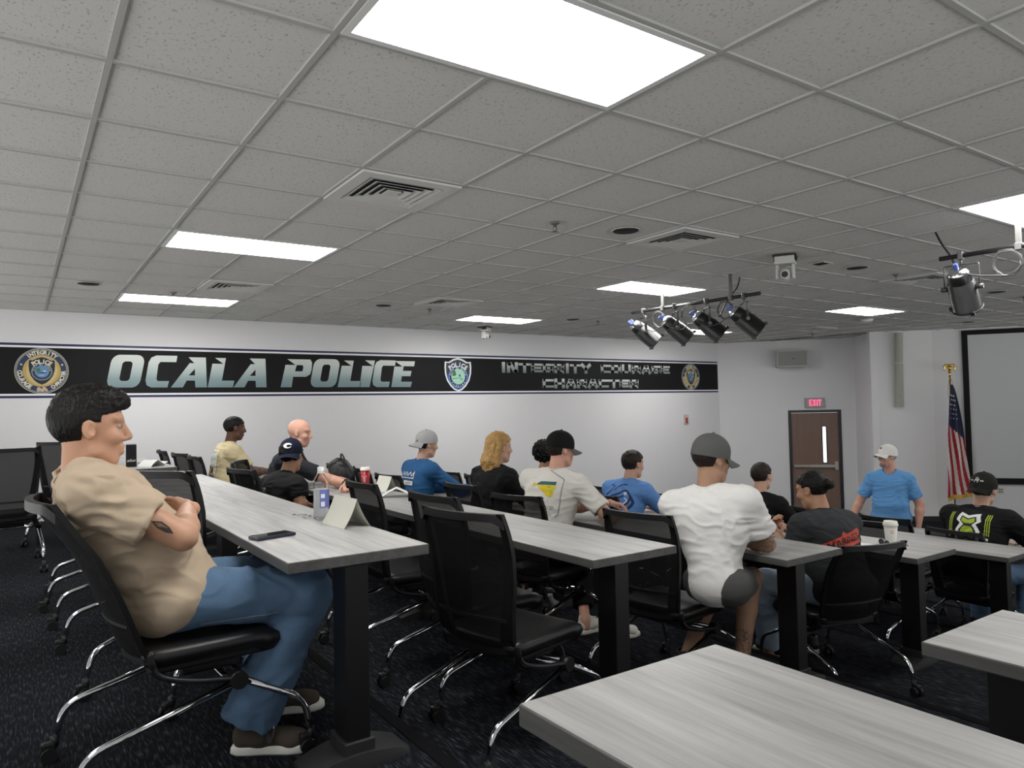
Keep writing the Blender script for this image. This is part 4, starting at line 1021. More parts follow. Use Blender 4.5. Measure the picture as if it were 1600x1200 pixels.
def cap_mark(shapes, c, name, T4, zc=.052, back=True, par=None, yo=0.0, hgt=1.0):
    """small figures sewn on the cap's front panel"""
    sg = -1 if back else 1; mb = MB(); mats = []
    for lay, (tris, m) in enumerate(shapes):
        if m not in mats: mats.append(m)
        for t in subdiv(tris, .008):
            pts = []
            for q in t:
                y = (q.x * (1 if back else -1)) * -1 + yo; z = zc + q.y; h_ = max(0, (z + .006 - .014) / .104); r = math.cos(math.asin(min(.98, h_ ** 1.11))); rx = .1125 * r; ry = .0915 * r; yy = max(-.95, min(.95, y / ry)); x = rx * math.sqrt(1 - yy * yy) + .0015 + lay * .0006
                pts.append(T4 @ (Vector((sg * x, y, z)) * hgt))
            cen = T4 @ Vector((0, 0, .03)); n = (pts[1] - pts[0]).cross(pts[2] - pts[0])
            if n.dot(pts[0] - cen) < 0: pts = [pts[0], pts[2], pts[1]]
            mb.add(pts, [(0, 1, 2)], mats.index(m))
    return mb.build(name, mats, par)
cap_mark([(poly_tris(cc, [hol]), m_pw), (poly_tris([(.012, .004), (.04, .004), (.036, -.012), (.02, -.004)]), m_capn)], c, 'cap_emblem', T4, par=c)
print_on(p.shirtVF, [(fit_text('NA', -.035, .035, 0, .035), m_pgy)], Vector(p.nb - p.up * .16 - p.fw * .1), -Vector(p.lf), p.up, p.o)

# 4. bald man with the name tag
p = Person('bald person in a dark shirt with a white name tag and a wristwatch', (1.84, 6.40, tz(2)), -28, lean=20, torso=.50, sh=.20, chest=.125, belly=.03, skin_m=sk_pk, head=(-10, 8, 0), res=.0075)
L_ = WL(p); p.arm(-1, L_(2.26, 6.06, .80), L_(2.24, 5.70, .80), (0, 0, -1), .75, point=L_(2.17, 5.52, .79)); p.arm(1, L_(2.24, 6.62, .81), L_(2.36, 6.34, .80), (0, 0, -1), .12); p.leg(-1, L_(2.26, 6.24, .556), L_(2.26, 6.22, .09)); p.leg(1, L_(2.26, 6.50, .556), L_(2.25, 6.50, .09))
p.build_body(); p.shirt(m_slate, sleeve=.62, g=.018, wr=.007, seed=23); p.pants(m_black)
for q in (-1, 1): shoe(L_(2.2, 6.36 + .14 * q, 0), WD(p)(1, q * .1), (m_blkshoe, m_solew, m_lace), p.o, 1.0, .006)
def watch(p, s, dist=.03, m1=m_strap, m2=m_metalk):
    S, E_, W_, palm, *_r = p.arms[s]; u = Vector(W_ - E_).normalized(); c = Vector(W_) - u * dist; w_ = MB(); n = Vector(palm).normalized(); n = (n - u * n.dot(u)).normalized(); b_ = u.cross(n)
    w_.tube([c + n * (.031 * math.cos(a)) + b_ * (.034 * math.sin(a)) for a in [i / 20 * 2 * PI for i in range(20)]], .0065, 6, 0, closed=True, flat=(1, 1)); w_.cyl(c - n * .028, c - n * .042, .017, 16, 1); w_.build('watch', [m1, m2], p.o)
watch(p, -1, .02)
tg = [(poly_tris(rect(-.05, -.018, .05, .018)), m_pw), (fit_text('CODY', -.036, .036, -.009, .010), m_pk)]
print_on(p.shirtVF, tg, Vector(p.nb - p.up * .10 + p.fw * .14 + p.lf * .03), Vector(p.lf), p.up, p.o, 'name_tag')

# 5. royal blue long sleeves
p = Person('person in a royal blue long-sleeved shirt with white lettering and a light grey cap', (3.08, 6.22, tz(3)), 4, lean=14, sh=.195, chest=.12, belly=.03, skin_m=sk_lt, head=(-12, 8, 0), res=.0075)
p.arm(-1, (.34, -.30, .80), (.55, -.14, .79), (0, 0, -1), .12); p.arm(1, (.30, .26, .80), (.52, .10, .79), (0, 0, -1), .12); p.leg(-1, (.43, -.12, .556), (.42, -.12, .09)); p.leg(1, (.43, .12, .556), (.42, .12, .09))
p.build_body(); p.shirt(m_royal, sleeve=1.9, g=.016, wr=.006, seed=24); p.pants(m_dkden); p.hair(h_br, t=.008, amp=.002, lineup=.045)
for q in (-1, 1): shoe((.37, q * .12, 0), (1, q * .1), (m_blkshoe, m_solew, m_lace), p.o, 1.0, .006)
p.cap_hat(m_capgr, m_capgr, back=True, tilt=-8)
zig = [(x * .022 - .10, (.04 if i % 2 else 0)) for i, x in enumerate(range(10))]
zz = [(poly_tris([(a[0], a[1]), (a[0] + .008, a[1]), (b[0] + .008, b[1]), (b[0], b[1])]), m_pw) for a, b in zip(zig, zig[1:])]
print_on(p.shirtVF, zz + [(poly_tris(rect(-.11, -.022, .11, -.014)), m_pw), (poly_tris(rect(.102, -.022, .11, .05)), m_pw), (poly_tris(rect(-.02, -.085, .11, -.045)), m_pw), (fit_text('CREW', .01, .09, -.075, -.055), m_royal)], Vector(p.nb - p.up * .15 - p.fw * .1), -Vector(p.lf), p.up, p.o)

# 6. long blond hair
p = Person('person with long blond hair in a loose black top', (3.14, 4.98, tz(3)), 2, lean=10, sh=.185, chest=.118, belly=.02, skin_m=sk_lt, head=(-10, 4, 0), res=.0075)
p.arm(-1, (.26, -.26, .80), (.47, -.10, .79), (0, 0, -1), .12); p.arm(1, (.26, .26, .80), (.47, .10, .79), (0, 0, -1), .12); p.leg(-1, (.42, -.11, .556), (.41, -.11, .09)); p.leg(1, (.42, .11, .556), (.41, .11, .09))
p.build_body(); p.shirt(m_black, sleeve=1.5, g=.026, wr=.009, seed=25); p.pants(m_black); p.hair(h_bl, t=.016, style='long', amp=.006, freq=48, lineup=.06, nape=-.1)
for q in (-1, 1): shoe((.36, q * .11, 0), (1, q * .1), (m_blkshoe, m_solew, m_lace), p.o, .92, .006)

# 7. curly black hair
p = Person('person with a ball of curly black hair in a navy top, behind the black-capped man', (4.40, 6.08, tz(4)), 0, lean=16, sh=.18, chest=.115, skin_m=sk_md, head=(-4, 6, 0), res=.008)
p.arm(-1, (.28, -.25, .80), (.48, -.10, .79), (0, 0, -1), .12); p.arm(1, (.28, .25, .80), (.48, .10, .79), (0, 0, -1), .12); p.leg(-1, (.42, -.11, .556), (.41, -.11, .09)); p.leg(1, (.42, .11, .556), (.41, .11, .09))
p.build_body(); p.shirt(m_navy, sleeve=1.5, g=.018, wr=.007, seed=26); p.pants(m_black); p.hair(h_blk, t=.016, style='afro', amp=.014, freq=42, lineup=.05, nape=-.09)
for q in (-1, 1): shoe((.36, q * .11, 0), (1, q * .1), (m_blkshoe, m_solew, m_lace), p.o, .95, .006)

# 8. fish print
p = Person('person in an off-white shirt with a yellow fish on its back and a black cap', (3.05, 4.12, tz(3)), 12, hip_z=.60, lean=19, twist=12, torso=.52, sh=.20, chest=.125, belly=.03, skin_m=sk_pk, head=(-24, 4, 0), res=.0062)
L_ = WL(p); p.arm(-1, L_(3.36, 3.74, .80), L_(3.50, 3.95, .80), (0, 0, -1), .4); p.arm(1, L_(3.42, 4.27, .81), L_(3.66, 4.08, .85), (0, 0, -1), .45, point=L_(3.86, 3.98, .80)); p.leg(-1, L_(3.42, 3.90, .54), L_(3.29, 3.69, .10)); p.leg(1, L_(3.44, 4.20, .54), L_(3.25, 3.91, .10))
p.ink = [(p.arms[1][1], p.arms[1][2], .06)]
p.skin = sk_pk; p.build_body(); p.shirt(m_offw, sleeve=.72, g=.015, wr=.006, seed=27); p.pants(m_black, end=.84, hemr=.058)
p.hair(h_br, t=.006, amp=.002, lineup=.05, nape=-.06)
c = p.cap_hat(m_capb, m_capg, back=False, tilt=4)
watch(p, 1, .035)
for hp_, td in ((L_(3.24, 3.70, 0), (.95, -.3)), (L_(3.20, 3.92, 0), (.98, -.2))): shoe(hp_, td, (m_whshoe, m_solew, m_lace), p.o, 1.05, .005)
fish = [(-.075, .03), (-.04, .05), (.02, .05), (.075, .055), (.075, .02), (.068, -.035), (.05, -.055), (.01, -.035), (-.03, -.005)]
fin = [(-.075, .03), (-.04, .056), (.02, .06), (.076, .066), (.075, .04), (.02, .035), (-.03, .03)]
tails = [(-.075, .03), (-.115, .055), (-.1, .03), (-.112, .0)]
outl = [(.115, .10), (.125, .085), (.128, -.16), (.112, -.18), (.106, -.175), (.12, -.155), (.118, .08), (.11, .093), (-.02, .15), (-.02, .156)]
print_on(p.shirtVF, [(poly_tris(fish), m_py), (poly_tris(fin), m_pt), (poly_tris(tails), m_py), (poly_tris([(.05, .0), (.06, .0), (.058, -.03), (.05, -.03)]), m_pg), (poly_tris([(.02, .03), (.05, .026), (.045, .012), (.02, .014)]), m_pg), (poly_tris(outl), m_pgy), (poly_tris([(-.01, -.055), (.012, -.062), (.006, -.075), (-.004, -.07)]), m_pk), (fit_text('Offshore', -.10, .09, -.135, -.095, shear=.3), m_pgy), (poly_tris(rect(-.08, -.152, .07, -.149)), m_pgy)], Vector(p.nb - p.up * .145 - p.fw * .12 - p.lf * .01), -Vector(p.lf), p.up, p.o)
ringp = [(.016 * math.cos(a), .016 * math.sin(a)) for a in [i / 18 * 2 * PI for i in range(18)]]; ringh = [(x * .78, y * .78) for x, y in ringp]
E_ = p.arms[-1][1]; S_ = p.SH[-1]; axs = Vector(E_ - S_).normalized(); sdv = Vector((.25, -1, 0)); sdv = (sdv - axs * sdv.dot(axs)).normalized()
print_on(p.shirtVF, [(poly_tris(ringp, [ringh]), m_pgy)], Vector(S_ + (E_ - S_) * .5), axs, sdv.cross(axs), p.o)

# 9. light blue print
p = Person('person in a sky blue shirt with a dark blue swirl print on its back', (4.38, 4.80, tz(4)), 8, lean=22, sh=.19, chest=.122, belly=.03, skin_m=sk_lt, head=(-14, 6, 0), res=.0075)
p.arm(-1, (.36, -.28, .80), (.54, -.08, .79), (0, 0, -1), .12); p.arm(1, (.34, .26, .80), (.52, .10, .79), (0, 0, -1), .12); p.leg(-1, (.43, -.12, .556), (.42, -.12, .09)); p.leg(1, (.43, .12, .556), (.42, .12, .09))
p.build_body(); p.shirt(m_sky, sleeve=.8, g=.018, wr=.006, seed=28); p.pants(m_dkden); p.hair(h_br, t=.012, amp=.003)
for q in (-1, 1): shoe((.37, q * .12, 0), (1, q * .1), (m_blkshoe, m_solew, m_lace), p.o, 1.0, .006)
def stroke(pts, w_, n=6):
    b = bez([(x, y, 0) for x, y in pts], n); out = []
    for a, c in zip(b, b[1:]):
        d = (c - a); 
        if d.length < 1e-6: continue
        d.normalize(); q = Vector((-d.y, d.x, 0)) * w_ / 2
        out += [(a - q, c - q, c + q), (a - q, c + q, a + q)]
    return [tuple(Vector((v.x, v.y, 0)) for v in t) for t in out]
sw = stroke([(-.13, -.06), (-.06, .0), (.02, .03), (.08, .07), (.13, .03), (.12, -.04), (.05, -.07), (.02, -.02), (.08, .02)], .016) + stroke([(-.14, .02), (-.08, .05), (-.05, .1), (-.1, .12)], .013) + stroke([(-.10, -.1), (-.03, -.07), (.0, -.12)], .013) + stroke([(.13, .03), (.16, -.03), (.12, -.1)], .02) + stroke([(-.03, .06), (.02, .12), (.07, .13)], .012) + stroke([(-.15, -.03), (-.11, -.02), (-.12, .01)], .014)
print_on(p.shirtVF, [(sw, m_pn), (poly_tris([(.07, .05), (.10, .055), (.105, .03), (.085, .025)]), m_pw), (stroke([(.09, .0), (.115, -.02), (.09, -.055)], .012), m_pw)], Vector(p.nb - p.up * .17 - p.fw * .12 + p.lf * .0), -Vector(p.lf), p.up, p.o, maxlen=.01)

# 10. white tee, tattooed arm
p = Person('person in a plain white tee and grey shorts leaning on a tattooed arm', (3.15, 2.66, tz(3)), 8, hip_z=.595, lean=5, side=8, twist=16, torso=.495, sh=.20, chest=.125, belly=.0, waist=.80, res=.0058, skin_m=sk_ink, head=(-26, 6, 0), hs=1.04)
L_ = WL(p); p.arm(-1, L_(3.40, 2.52, .80), L_(3.46, 2.78, .79), (0, 0, -1), .35, point=L_(3.50, 3.0, .78)); p.arm(1, L_(3.40, 3.02, .81), L_(3.58, 2.84, .80), (0, 0, -1), .12); p.leg(-1, L_(3.52, 2.72, .56), L_(3.33, 2.66, .09)); p.leg(1, L_(3.53, 2.93, .56), L_(3.26, 3.0, .09))
p.ink = [(p.SH[-1] + (p.arms[-1][1] - p.SH[-1]) * .3, p.arms[-1][1] + (p.arms[-1][1] - p.SH[-1]) * .4, .10), (p.arms[-1][1], p.arms[-1][2], .075), (np_(*L_(3.38, 2.68, .30)), np_(*L_(3.30, 2.66, .10)), .07)]
p.build_body(bare_legs=True, fat=1.12); p.shirt(m_white, sleeve=.72, g=.02, wr=.007, seed=29, hemdrop=.12, sleeve_r=.07, wide=.01, fat=1.12); p.pants(m_grsh, shorts=.52, knee=.045, g=.018, wr=.010, seed=8)
p.hair(h_br, t=.006, amp=.002, lineup=.05, nape=-.05)
c = p.cap_hat(m_capg, m_capg, back=False, tilt=5)
for hp_, td in ((L_(3.24, 2.66, 0), (1, .25)), (L_(3.19, 3.0, 0), (1, .1))): shoe(hp_, td, (m_blkshoe, m_blkshoe, m_lace), p.o, 1.05, .005)

# 11. black shirt with white graphic
p = Person('person in a black shirt with white graphic on its back, near the door', (5.50, 4.18, tz(5)), 6, lean=8, sh=.19, chest=.12, belly=.02, skin_m=sk_lt, head=(-6, 4, 0), res=.0075)
p.arm(-1, (.25, -.26, .80), (.46, -.10, .79), (0, 0, -1), .12); p.arm(1, (.25, .26, .80), (.46, .10, .79), (0, 0, -1), .12); p.leg(-1, (.42, -.11, .556), (.41, -.11, .09)); p.leg(1, (.42, .11, .556), (.41, .11, .09))
p.build_body(); p.shirt(m_black, sleeve=.75, g=.018, wr=.007, seed=30); p.pants(m_dkden); p.hair(h_br, t=.01, amp=.003)
for q in (-1, 1): shoe((.36, q * .11, 0), (1, q * .1), (m_blkshoe, m_solew, m_lace), p.o, 1.0, .006)
gr_ = [(poly_tris([(-.13, .02), (-.02, .06), (.0, -.03), (.04, -.09), (-.02, -.12), (-.06, -.06), (-.13, -.04)]), m_pw)] + [(stroke([(-.11, .0), (-.07, .02), (-.06, -.02), (-.03, .0)], .008), m_pk), (stroke([(-.05, -.05), (-.01, -.06), (.0, -.09)], .008), m_pk), (stroke([(-.1, -.03), (-.05, -.04), (-.03, .04)], .007), m_pk), (stroke([(-.15, .05), (-.08, .075), (-.02, .09)], .018), m_pw)]
print_on(p.shirtVF, gr_, Vector(p.nb - p.up * .12 - p.fw * .12), -Vector(p.lf), p.up, p.o)

# 12. hair bun
p = Person('person with a dark hair bun in a charcoal tee turned sideways over a phone', (4.32, 2.64, tz(4)), 74, hip_z=.56, lean=20, torso=.47, twist=6, sh=.20, chest=.125, belly=.04, res=.0062, skin_m=sk_tan, head=(24, 16, 0))
L_ = WL(p); p.arm(1, L_(4.10, 2.86, .76), L_(4.24, 3.05, .86), (0, -.4, .6), .75, point=L_(4.30, 3.14, .92)); p.arm(-1, L_(4.56, 2.92, .76), L_(4.42, 3.09, .86), (0, .4, .6), .75, point=L_(4.36, 3.16, .92)); p.leg(1, L_(4.12, 3.07, .556), L_(4.25, 3.16, .09)); p.leg(-1, L_(4.45, 3.07, .556), L_(4.42, 3.2, .09))
p.build_body(); p.shirt(m_char, sleeve=.8, g=.024, wr=.007, seed=31, hemdrop=.09); p.pants(m_jean_l, wr=.006, thigh=.1); p.hair(h_blk, t=.009, style='bun', amp=.003, freq=60, lineup=.06, nape=-.065)
for q in (-1, 1): shoe((.42, q * .14, 0), (1, q * .1), (m_blkshoe, m_solew, m_lace), p.o, .98, .006)
flagp = [(-.15, -.035), (-.02, .0), (.0, .03), (.02, .012), (.15, .05), (.17, .03), (.13, -.005), (.16, -.035), (.0, -.075), (-.15, -.11)]
print_on(p.shirtVF, [(poly_tris(flagp), m_pr), ([tuple(Vector((q.x, q.y + q.x * .22, 0)) for q in t) for t in fit_text('MARINES', -.12, .13, -.052, -.008, bold=.01)], m_pk)], Vector(p.nb - p.up * .165 - p.fw * .12 + p.lf * .03), -Vector(p.lf), p.up, p.o)

# 13. the speaker standing
p = Person('person standing at the front in light blue tee, white cap, glasses', (8.24, 4.42, FLOOR), 206, hip_z=.93, lean=0, torso=.515, sh=.178, chest=.125, belly=.035, res=.0075, skin_m=sk_pk, head=(-46, 0, 0), shrug=-.018)
p.arm(-1, (-.02, -.32, 1.10), (.10, -.40, .90), (0, 1, 0), .35); p.arm(1, (-.03, .29, 1.09), (.04, .27, .84), (0, -1, 0), .35); p.leg(-1, (.02, -.12, .50), (-.02, -.13, .09)); p.leg(1, (.03, .12, .50), (-.01, .13, .09))
p.build_body(fat=1.12); p.shirt(m_azure, sleeve=.74, fat=1.12, g=.018, wr=.006, seed=32, hemdrop=.10); p.pants(m_jean_l); p.hair(h_gr, t=.005, amp=.002, lineup=.05)
for q in (-1, 1): shoe((-.07, q * .13, 0), (1, q * .15), (m_blkshoe, m_solew, m_lace), p.o, 1.0, .006)
c = p.cap_hat(m_capw, m_capw, back=False, tilt=-8)
cap_mark([(poly_tris([(.013 * math.cos(a), .011 * math.sin(a)) for a in [i / 12 * 2 * PI for i in range(12)]]), m_pk)], c, 'cap_emblem', p.capT, zc=.055, back=False, par=c)
gl = MB()
for q in (1, -1): gl.tube([p.headpt(.104, q * .033 + .021 * math.cos(a), .004 + .015 * math.sin(a)) for a in [i / 16 * 2 * PI for i in range(16)]], .0022, 6, closed=True); gl.tube([p.headpt(.103, q * .054, .008), p.headpt(.03, q * .078, .01), p.headpt(-.01, q * .084, .004)], .002, 6)
gl.tube([p.headpt(.104, .012, .006), p.headpt(.107, 0, .009), p.headpt(.104, -.012, .006)], .002, 6); gl.build('glasses', m_metalk, p.o)
gb = Field(p.hc - .2, p.hc + .2, .005); gb.ell(p.headpt(.05, 0, -.088), (.048, .045, .036), p.H); gb.cutplane(p.headpt(.03, 0, 0), p.H @ np_(-1, 0, 0)); skin_mesh('beard', [gb.mesh(1)], M('grey_stubble', (.28, .2, .16), .8), p.o)

# 14. green bomb print
p = Person('person in a black tee with a green bomb print and a dark cap worn backward', (6.82, 2.98, tz(6)), -4, hip_z=.58, lean=20, torso=.56, sh=.235, chest=.15, belly=.06, skin_m=sk_lt, head=(0, 6, -3), res=.0072, hs=1.12)
p.arm(-1, (.40, -.36, .82), (.60, -.16, .79), (0, 0, -1), .12); p.arm(1, (.38, .30, .82), (.58, .1, .79), (0, 0, -1), .12); p.leg(-1, (.45, -.22, .556), (.44, -.24, .09)); p.leg(1, (.45, .16, .556), (.44, .16, .09))
p.ink = [(p.SH[-1] + (p.arms[-1][1] - p.SH[-1]) * .6, p.arms[-1][2], .09)]
p.build_body(fat=1.15); p.shirt(m_black, sleeve=.72, g=.024, wr=.007, seed=33, sleeve_r=.078, fat=1.15); p.pants(m_jean); p.hair(h_br, t=.008, amp=.003, lineup=.05, nape=-.07)
for q in (-1, 1): shoe((.39, q * .2, 0), (1, q * .1), (m_blkshoe, m_solew, m_lace), p.o, 1.1, .006)
c = p.cap_hat(m_capo, m_capo, back=True, tilt=-4)
star = [(r * math.cos(a), r * math.sin(a)) for i in range(10) for r, a in [((.016 if i % 2 == 0 else .007), PI / 2 + i * PI / 5)]]
mk = [(poly_tris([(x, y + .018) for x, y in star]), m_pgy), (fit_text('M', -.018, .018, -.012, .014, shear=.3), m_pw)] + [(poly_tris([(x + dx, dy) for x, dy in ((-.004, -.003), (.004, -.003), (.004, .005), (-.004, .005))]), m_pw) for dx in (-.03, -.041, .03, .041)]
cap_mark(mk, c, 'cap_emblem', p.capT, zc=.045, par=c, hgt=p.hs)
bo = [(-.10, -.26), (-.10, -.13), (-.065, -.075), (-.10, -.045), (-.08, .03), (.0, -.002), (.08, .03), (.10, -.045), (.065, -.075), (.10, -.13), (.10, -.26)]
bi = [(-.072, -.26), (-.072, -.135), (-.035, -.085), (-.068, -.05), (-.058, -.005), (.0, -.03), (.058, -.005), (.068, -.05), (.035, -.085), (.072, -.135), (.072, -.26)]
g1 = [(-.05, -.02), (0, -.042), (.05, -.02), (.055, -.055), (.03, -.072), (-.03, -.072), (-.055, -.055)]; g2 = [(-.055, -.2), (-.055, -.14), (-.03, -.1), (.03, -.1), (.055, -.14), (.055, -.2), (0, -.185)]; g3 = [(-.028, -.26), (-.028, -.225), (.0, -.205), (.028, -.225), (.028, -.26)]
bars = [(poly_tris(rect(s * .15 + i * .014 - .02, -.16 + .0, s * .15 + i * .014 - .013, .03)), m_pg) for s in (-1, 1) for i in range(3)] + [(poly_tris(rect(s * .15 - .018, -.2 - .035 * i, s * .15 + .012, -.18 - .035 * i)), m_pw) for s in (-1, 1) for i in range(2)]
print_on(p.shirtVF, [(poly_tris(bo), m_pw), (poly_tris(bi), m_pk), (poly_tris(g1), m_pg), (poly_tris(g2), m_pg), (poly_tris(g3), m_pw)] + bars, Vector(p.nb - p.up * .085 - p.fw * .14), -Vector(p.lf), p.up, p.o)
# ------------------------------------------------------------------ door, exit sign, speaker, screen, flag
m_brown = M('door_walnut', (.20, .125, .095), .45, vary=.14, vscale=5, stretch=(4, 4, .35)); m_dframe = M('door_frame_dark', (.018, .021, .028), .4); m_alum = M('brushed_aluminium', (.55, .53, .48), .35, 1.0)
m_lite = emit('lit_window', (.93, 1.0, .97), 1.15)
AX = dA; NX = -nA                       # along the wall; into the room
NX = Vector((-dA.y, dA.x, 0)); NX = NX if NX.dot(Vector((-1, -1, 0))) > 0 else -NX
def frameA(mb, s0, s1, z0, z1, d0, d1, mat=0):
    a = P0 + AX * s0; b = P0 + AX * s1
    q = [a + NX * d0, b + NX * d0, b + NX * d1, a + NX * d1]; q = [Vector((p.x, p.y, z0)) for p in q] + [Vector((p.x, p.y, z1)) for p in q]
    mb.add(q, [(3, 2, 1, 0), (4, 5, 6, 7), (0, 1, 5, 4), (1, 2, 6, 5), (2, 3, 7, 6), (3, 0, 4, 7)], mat); return mb
d = bpy.data.objects.new('door_1', None); COL.objects.link(d); tag(d, kind='structure'); d.location = on_A((D0 + D1) / 2, FLOOR)
def inA(mb, name, m, par=d):
    o = mb.build(name, m, None); o.parent = par; o.matrix_parent_inverse = Matrix.Translation(-Vector(d.location)); return o
fm = MB(); frameA(fm, D0 - .055, D0, FLOOR, DT + .055, -.11, .015); frameA(fm, D1, D1 + .055, FLOOR, DT + .055, -.11, .015); frameA(fm, D0, D1, DT, DT + .055, -.11, .015); inA(fm, 'door_frame', m_dframe)
G0, G1, GZ0, GZ1 = 2.02, 2.10, -.05, .70
lf = MB()
for s0, s1, z0, z1 in ((D0 + .004, G0, FLOOR + .01, DT - .004), (G1, D1 - .004, FLOOR + .01, DT - .004), (G0, G1, FLOOR + .01, GZ0), (G0, G1, GZ1, DT - .004)): frameA(lf, s0, s1, z0, z1, -.06, -.015)
inA(lf, 'door_leaf', m_brown)
lw = MB(); frameA(lw, G0 + .008, G1 - .008, GZ0 + .008, GZ1 - .008, -.045, -.03); inA(lw, 'door_window', m_lite)
lb = MB()
for s0, s1, z0, z1 in ((G0 - .012, G0 + .008, GZ0 - .012, GZ1 + .012), (G1 - .008, G1 + .012, GZ0 - .012, GZ1 + .012), (G0 + .008, G1 - .008, GZ0 - .012, GZ0 + .008), (G0 + .008, G1 - .008, GZ1 - .008, GZ1 + .012)): frameA(lb, s0, s1, z0, z1, -.018, -.010)
inA(lb, 'window_bead', m_dframe)
pb = MB(); frameA(pb, D0 + .04, D0 + .33, -.135, -.09, .0, .045); frameA(pb, D0 + .35, D1 - .09, -.14, -.085, .0, .05); frameA(pb, D1 - .10, D1 - .035, -.19, -.02, -.015, .035); frameA(pb, D0 + .33, D0 + .35, -.13, -.095, .0, .04); frameA(pb, D0 + .03, D0 + .05, -.14, -.085, -.015, .03); inA(pb, 'panic_bar', m_alum)
bk = MB(); frameA(bk, D0 + .02, D1 - .02, FLOOR, DT, -.12, -.113); 
hp_ = MB(); hp_.ell(P0 + AX * (D0 + .16) - NX * .014 + Vector((0, 0, DT - .05)), (.006, .006, .006), 8)
# exit sign
def base_thing(name, label, cat, pt, group=None): return thing(name, label, cat, pt, group=group)
def part(mb, name, m, par, off=None):
    o = mb.build(name, m, None); o.parent = par; o.matrix_parent_inverse = Matrix.Translation(-Vector(par.location)); return o
xc = P0 + AX * 1.89 + Vector((0, 0, 1.185)); t = base_thing('exit_sign', 'red lettered EXIT sign above the brown door', 'sign', xc)
b = MB(); frameA(b, 1.70, 2.08, 1.085, 1.29, .001, .05); part(b, 'housing', M('sign_grey', (.32, .33, .32), .4), t)
fc = MB(); frameA(fc, 1.722, 2.058, 1.105, 1.272, .05, .053); part(fc, 'face_plate', M('sign_face', (.42, .40, .40), .4), t)
lt = MB()
EX = {'E': [rect(0, 0, .3, 1), rect(.3, .84, 1, 1), rect(.3, .42, .85, .58), rect(.3, 0, 1, .16)], 'X': [[(0, 0), (.32, 0), (1, 1), (.68, 1)], [(.68, 0), (1, 0), (.32, 1), (0, 1)]], 'I': [rect(.2, 0, .8, 1)], 'T': [rect(0, .82, 1, 1), rect(.34, 0, .66, .82)]}
for ch, x0, x1 in (('E', 1.785, 1.84), ('X', 1.85, 1.91), ('I', 1.918, 1.95), ('T', 1.955, 2.015)):
    for pl in EX[ch]: lt.prism([(x0 + x * (x1 - x0), z * .125) for x, z in pl], P0 + NX * .0535 + Vector((0, 0, 1.127)), AX, (0, 0, 1), NX * .002)
part(lt, 'lettering', emit('exit_red', (1.0, .07, .16), 1.5), t)
# wall speaker
sc_ = P0 + AX * 1.45 + Vector((0, 0, 2.1)); t = base_thing('wall_speaker', 'pale grey box loudspeaker bracketed high on the wall above the EXIT sign', 'loudspeaker', sc_)
b = MB(); a0 = P0 + AX * 1.14 + NX * .12; b0 = P0 + AX * 1.76 + NX * .12
def tilted(s0, s1, z0, z1, d0, d1, mb, tilt=.10):
    q = []
    for z in (z0, z1):
        for s_, dd in ((s0, d0), (s1, d0), (s1, d1), (s0, d1)): q.append(P0 + AX * s_ + NX * (dd + (z - 2.1) * tilt) + Vector((0, 0, z)))
    mb.add(q, [(3, 2, 1, 0), (4, 5, 6, 7), (0, 1, 5, 4), (1, 2, 6, 5), (2, 3, 7, 6), (3, 0, 4, 7)]); return mb
part(tilted(1.15, 1.75, 1.93, 2.27, .09, .36, b), 'cabinet', M('speaker_paint', (.45, .45, .43), .5), t)
part(tilted(1.175, 1.725, 1.955, 2.245, .36, .368, MB()), 'grille', M('speaker_grille', (.30, .30, .29), .6, bump=.4, scale=260), t)
part(tilted(1.455, 1.475, 2.085, 2.11, .368, .372, MB()), 'badge', m_blk, t)
part(tilted(1.42, 1.5, 2.05, 2.15, .0, .09, MB(), 0), 'bracket', M('speaker_paint', (0, 0, 0)), t); 
# strobe on the long wall
t = base_thing('alarm_strobe', 'small red and white fire alarm strobe high on the long wall', 'alarm', (11.3, WALLY, .91))
b = MB(); b.box((11.3, WALLY - .02, .91), (.11, .038, .18), 0, .004); part(b, 'housing', M('alarm_white', (.6, .5, .48), .4), t)
b = MB(); b.box((11.285, WALLY - .045, .885), (.06, .016, .11), 0, .004); part(b, 'lens', M('alarm_red', (.35, .06, .03), .3), t)
# line-array speaker column on the panel wall
dB = (P3 - P2).normalized(); nB = Vector((dB.y, -dB.x, 0)); nB = nB if nB.dot(Vector((-1, -1, 0))) > 0 else -nB
cB = P2 + dB * .46 + nB * .10; t = base_thing('column_speaker', 'tall narrow putty column speaker hung on the wall left of the flag', 'loudspeaker', (cB.x, cB.y, 1.75)); m_putty = M('column_paint', (.36, .37, .31), .5, bump=.15, scale=300)
for z0, z1 in ((1.08, 1.885), (1.905, 2.46)):
    b = MB(); tl = lambda z: nB * ((z - 1.75) * .06)
    rings = [[cB + dB * (.075 * math.cos(a)) + nB * (.06 * math.sin(a) * (1 if math.sin(a) > 0 else .8)) + tl(z) + Vector((0, 0, z)) for a in [i / 20 * 2 * PI for i in range(20)]] for z in (z0, z1)]
    vs = rings[0] + rings[1]; b.add(vs, [(k, (k + 1) % 20, 20 + (k + 1) % 20, 20 + k) for k in range(20)], 0, True); b.add(rings[0], [tuple(range(20))]); b.add(rings[1], [tuple(reversed(range(20)))]); part(b, 'cabinet', m_putty, t)
b = MB(); b.cyl(cB + Vector((0, 0, 1.886)), cB + Vector((0, 0, 1.904)), .08, 20); part(b, 'joint_band', M('band_cream', (.6, .6, .5), .5), t)
for z in (1.28, 2.12):
    b = MB(); q = cB + Vector((0, 0, z)); b.tube([q - nB * .10, q + nB * .0], .02, 8); b.ell(q + nB * .058, (.012, .012, .012), 8); part(b, 'bracket', m_alum, t)
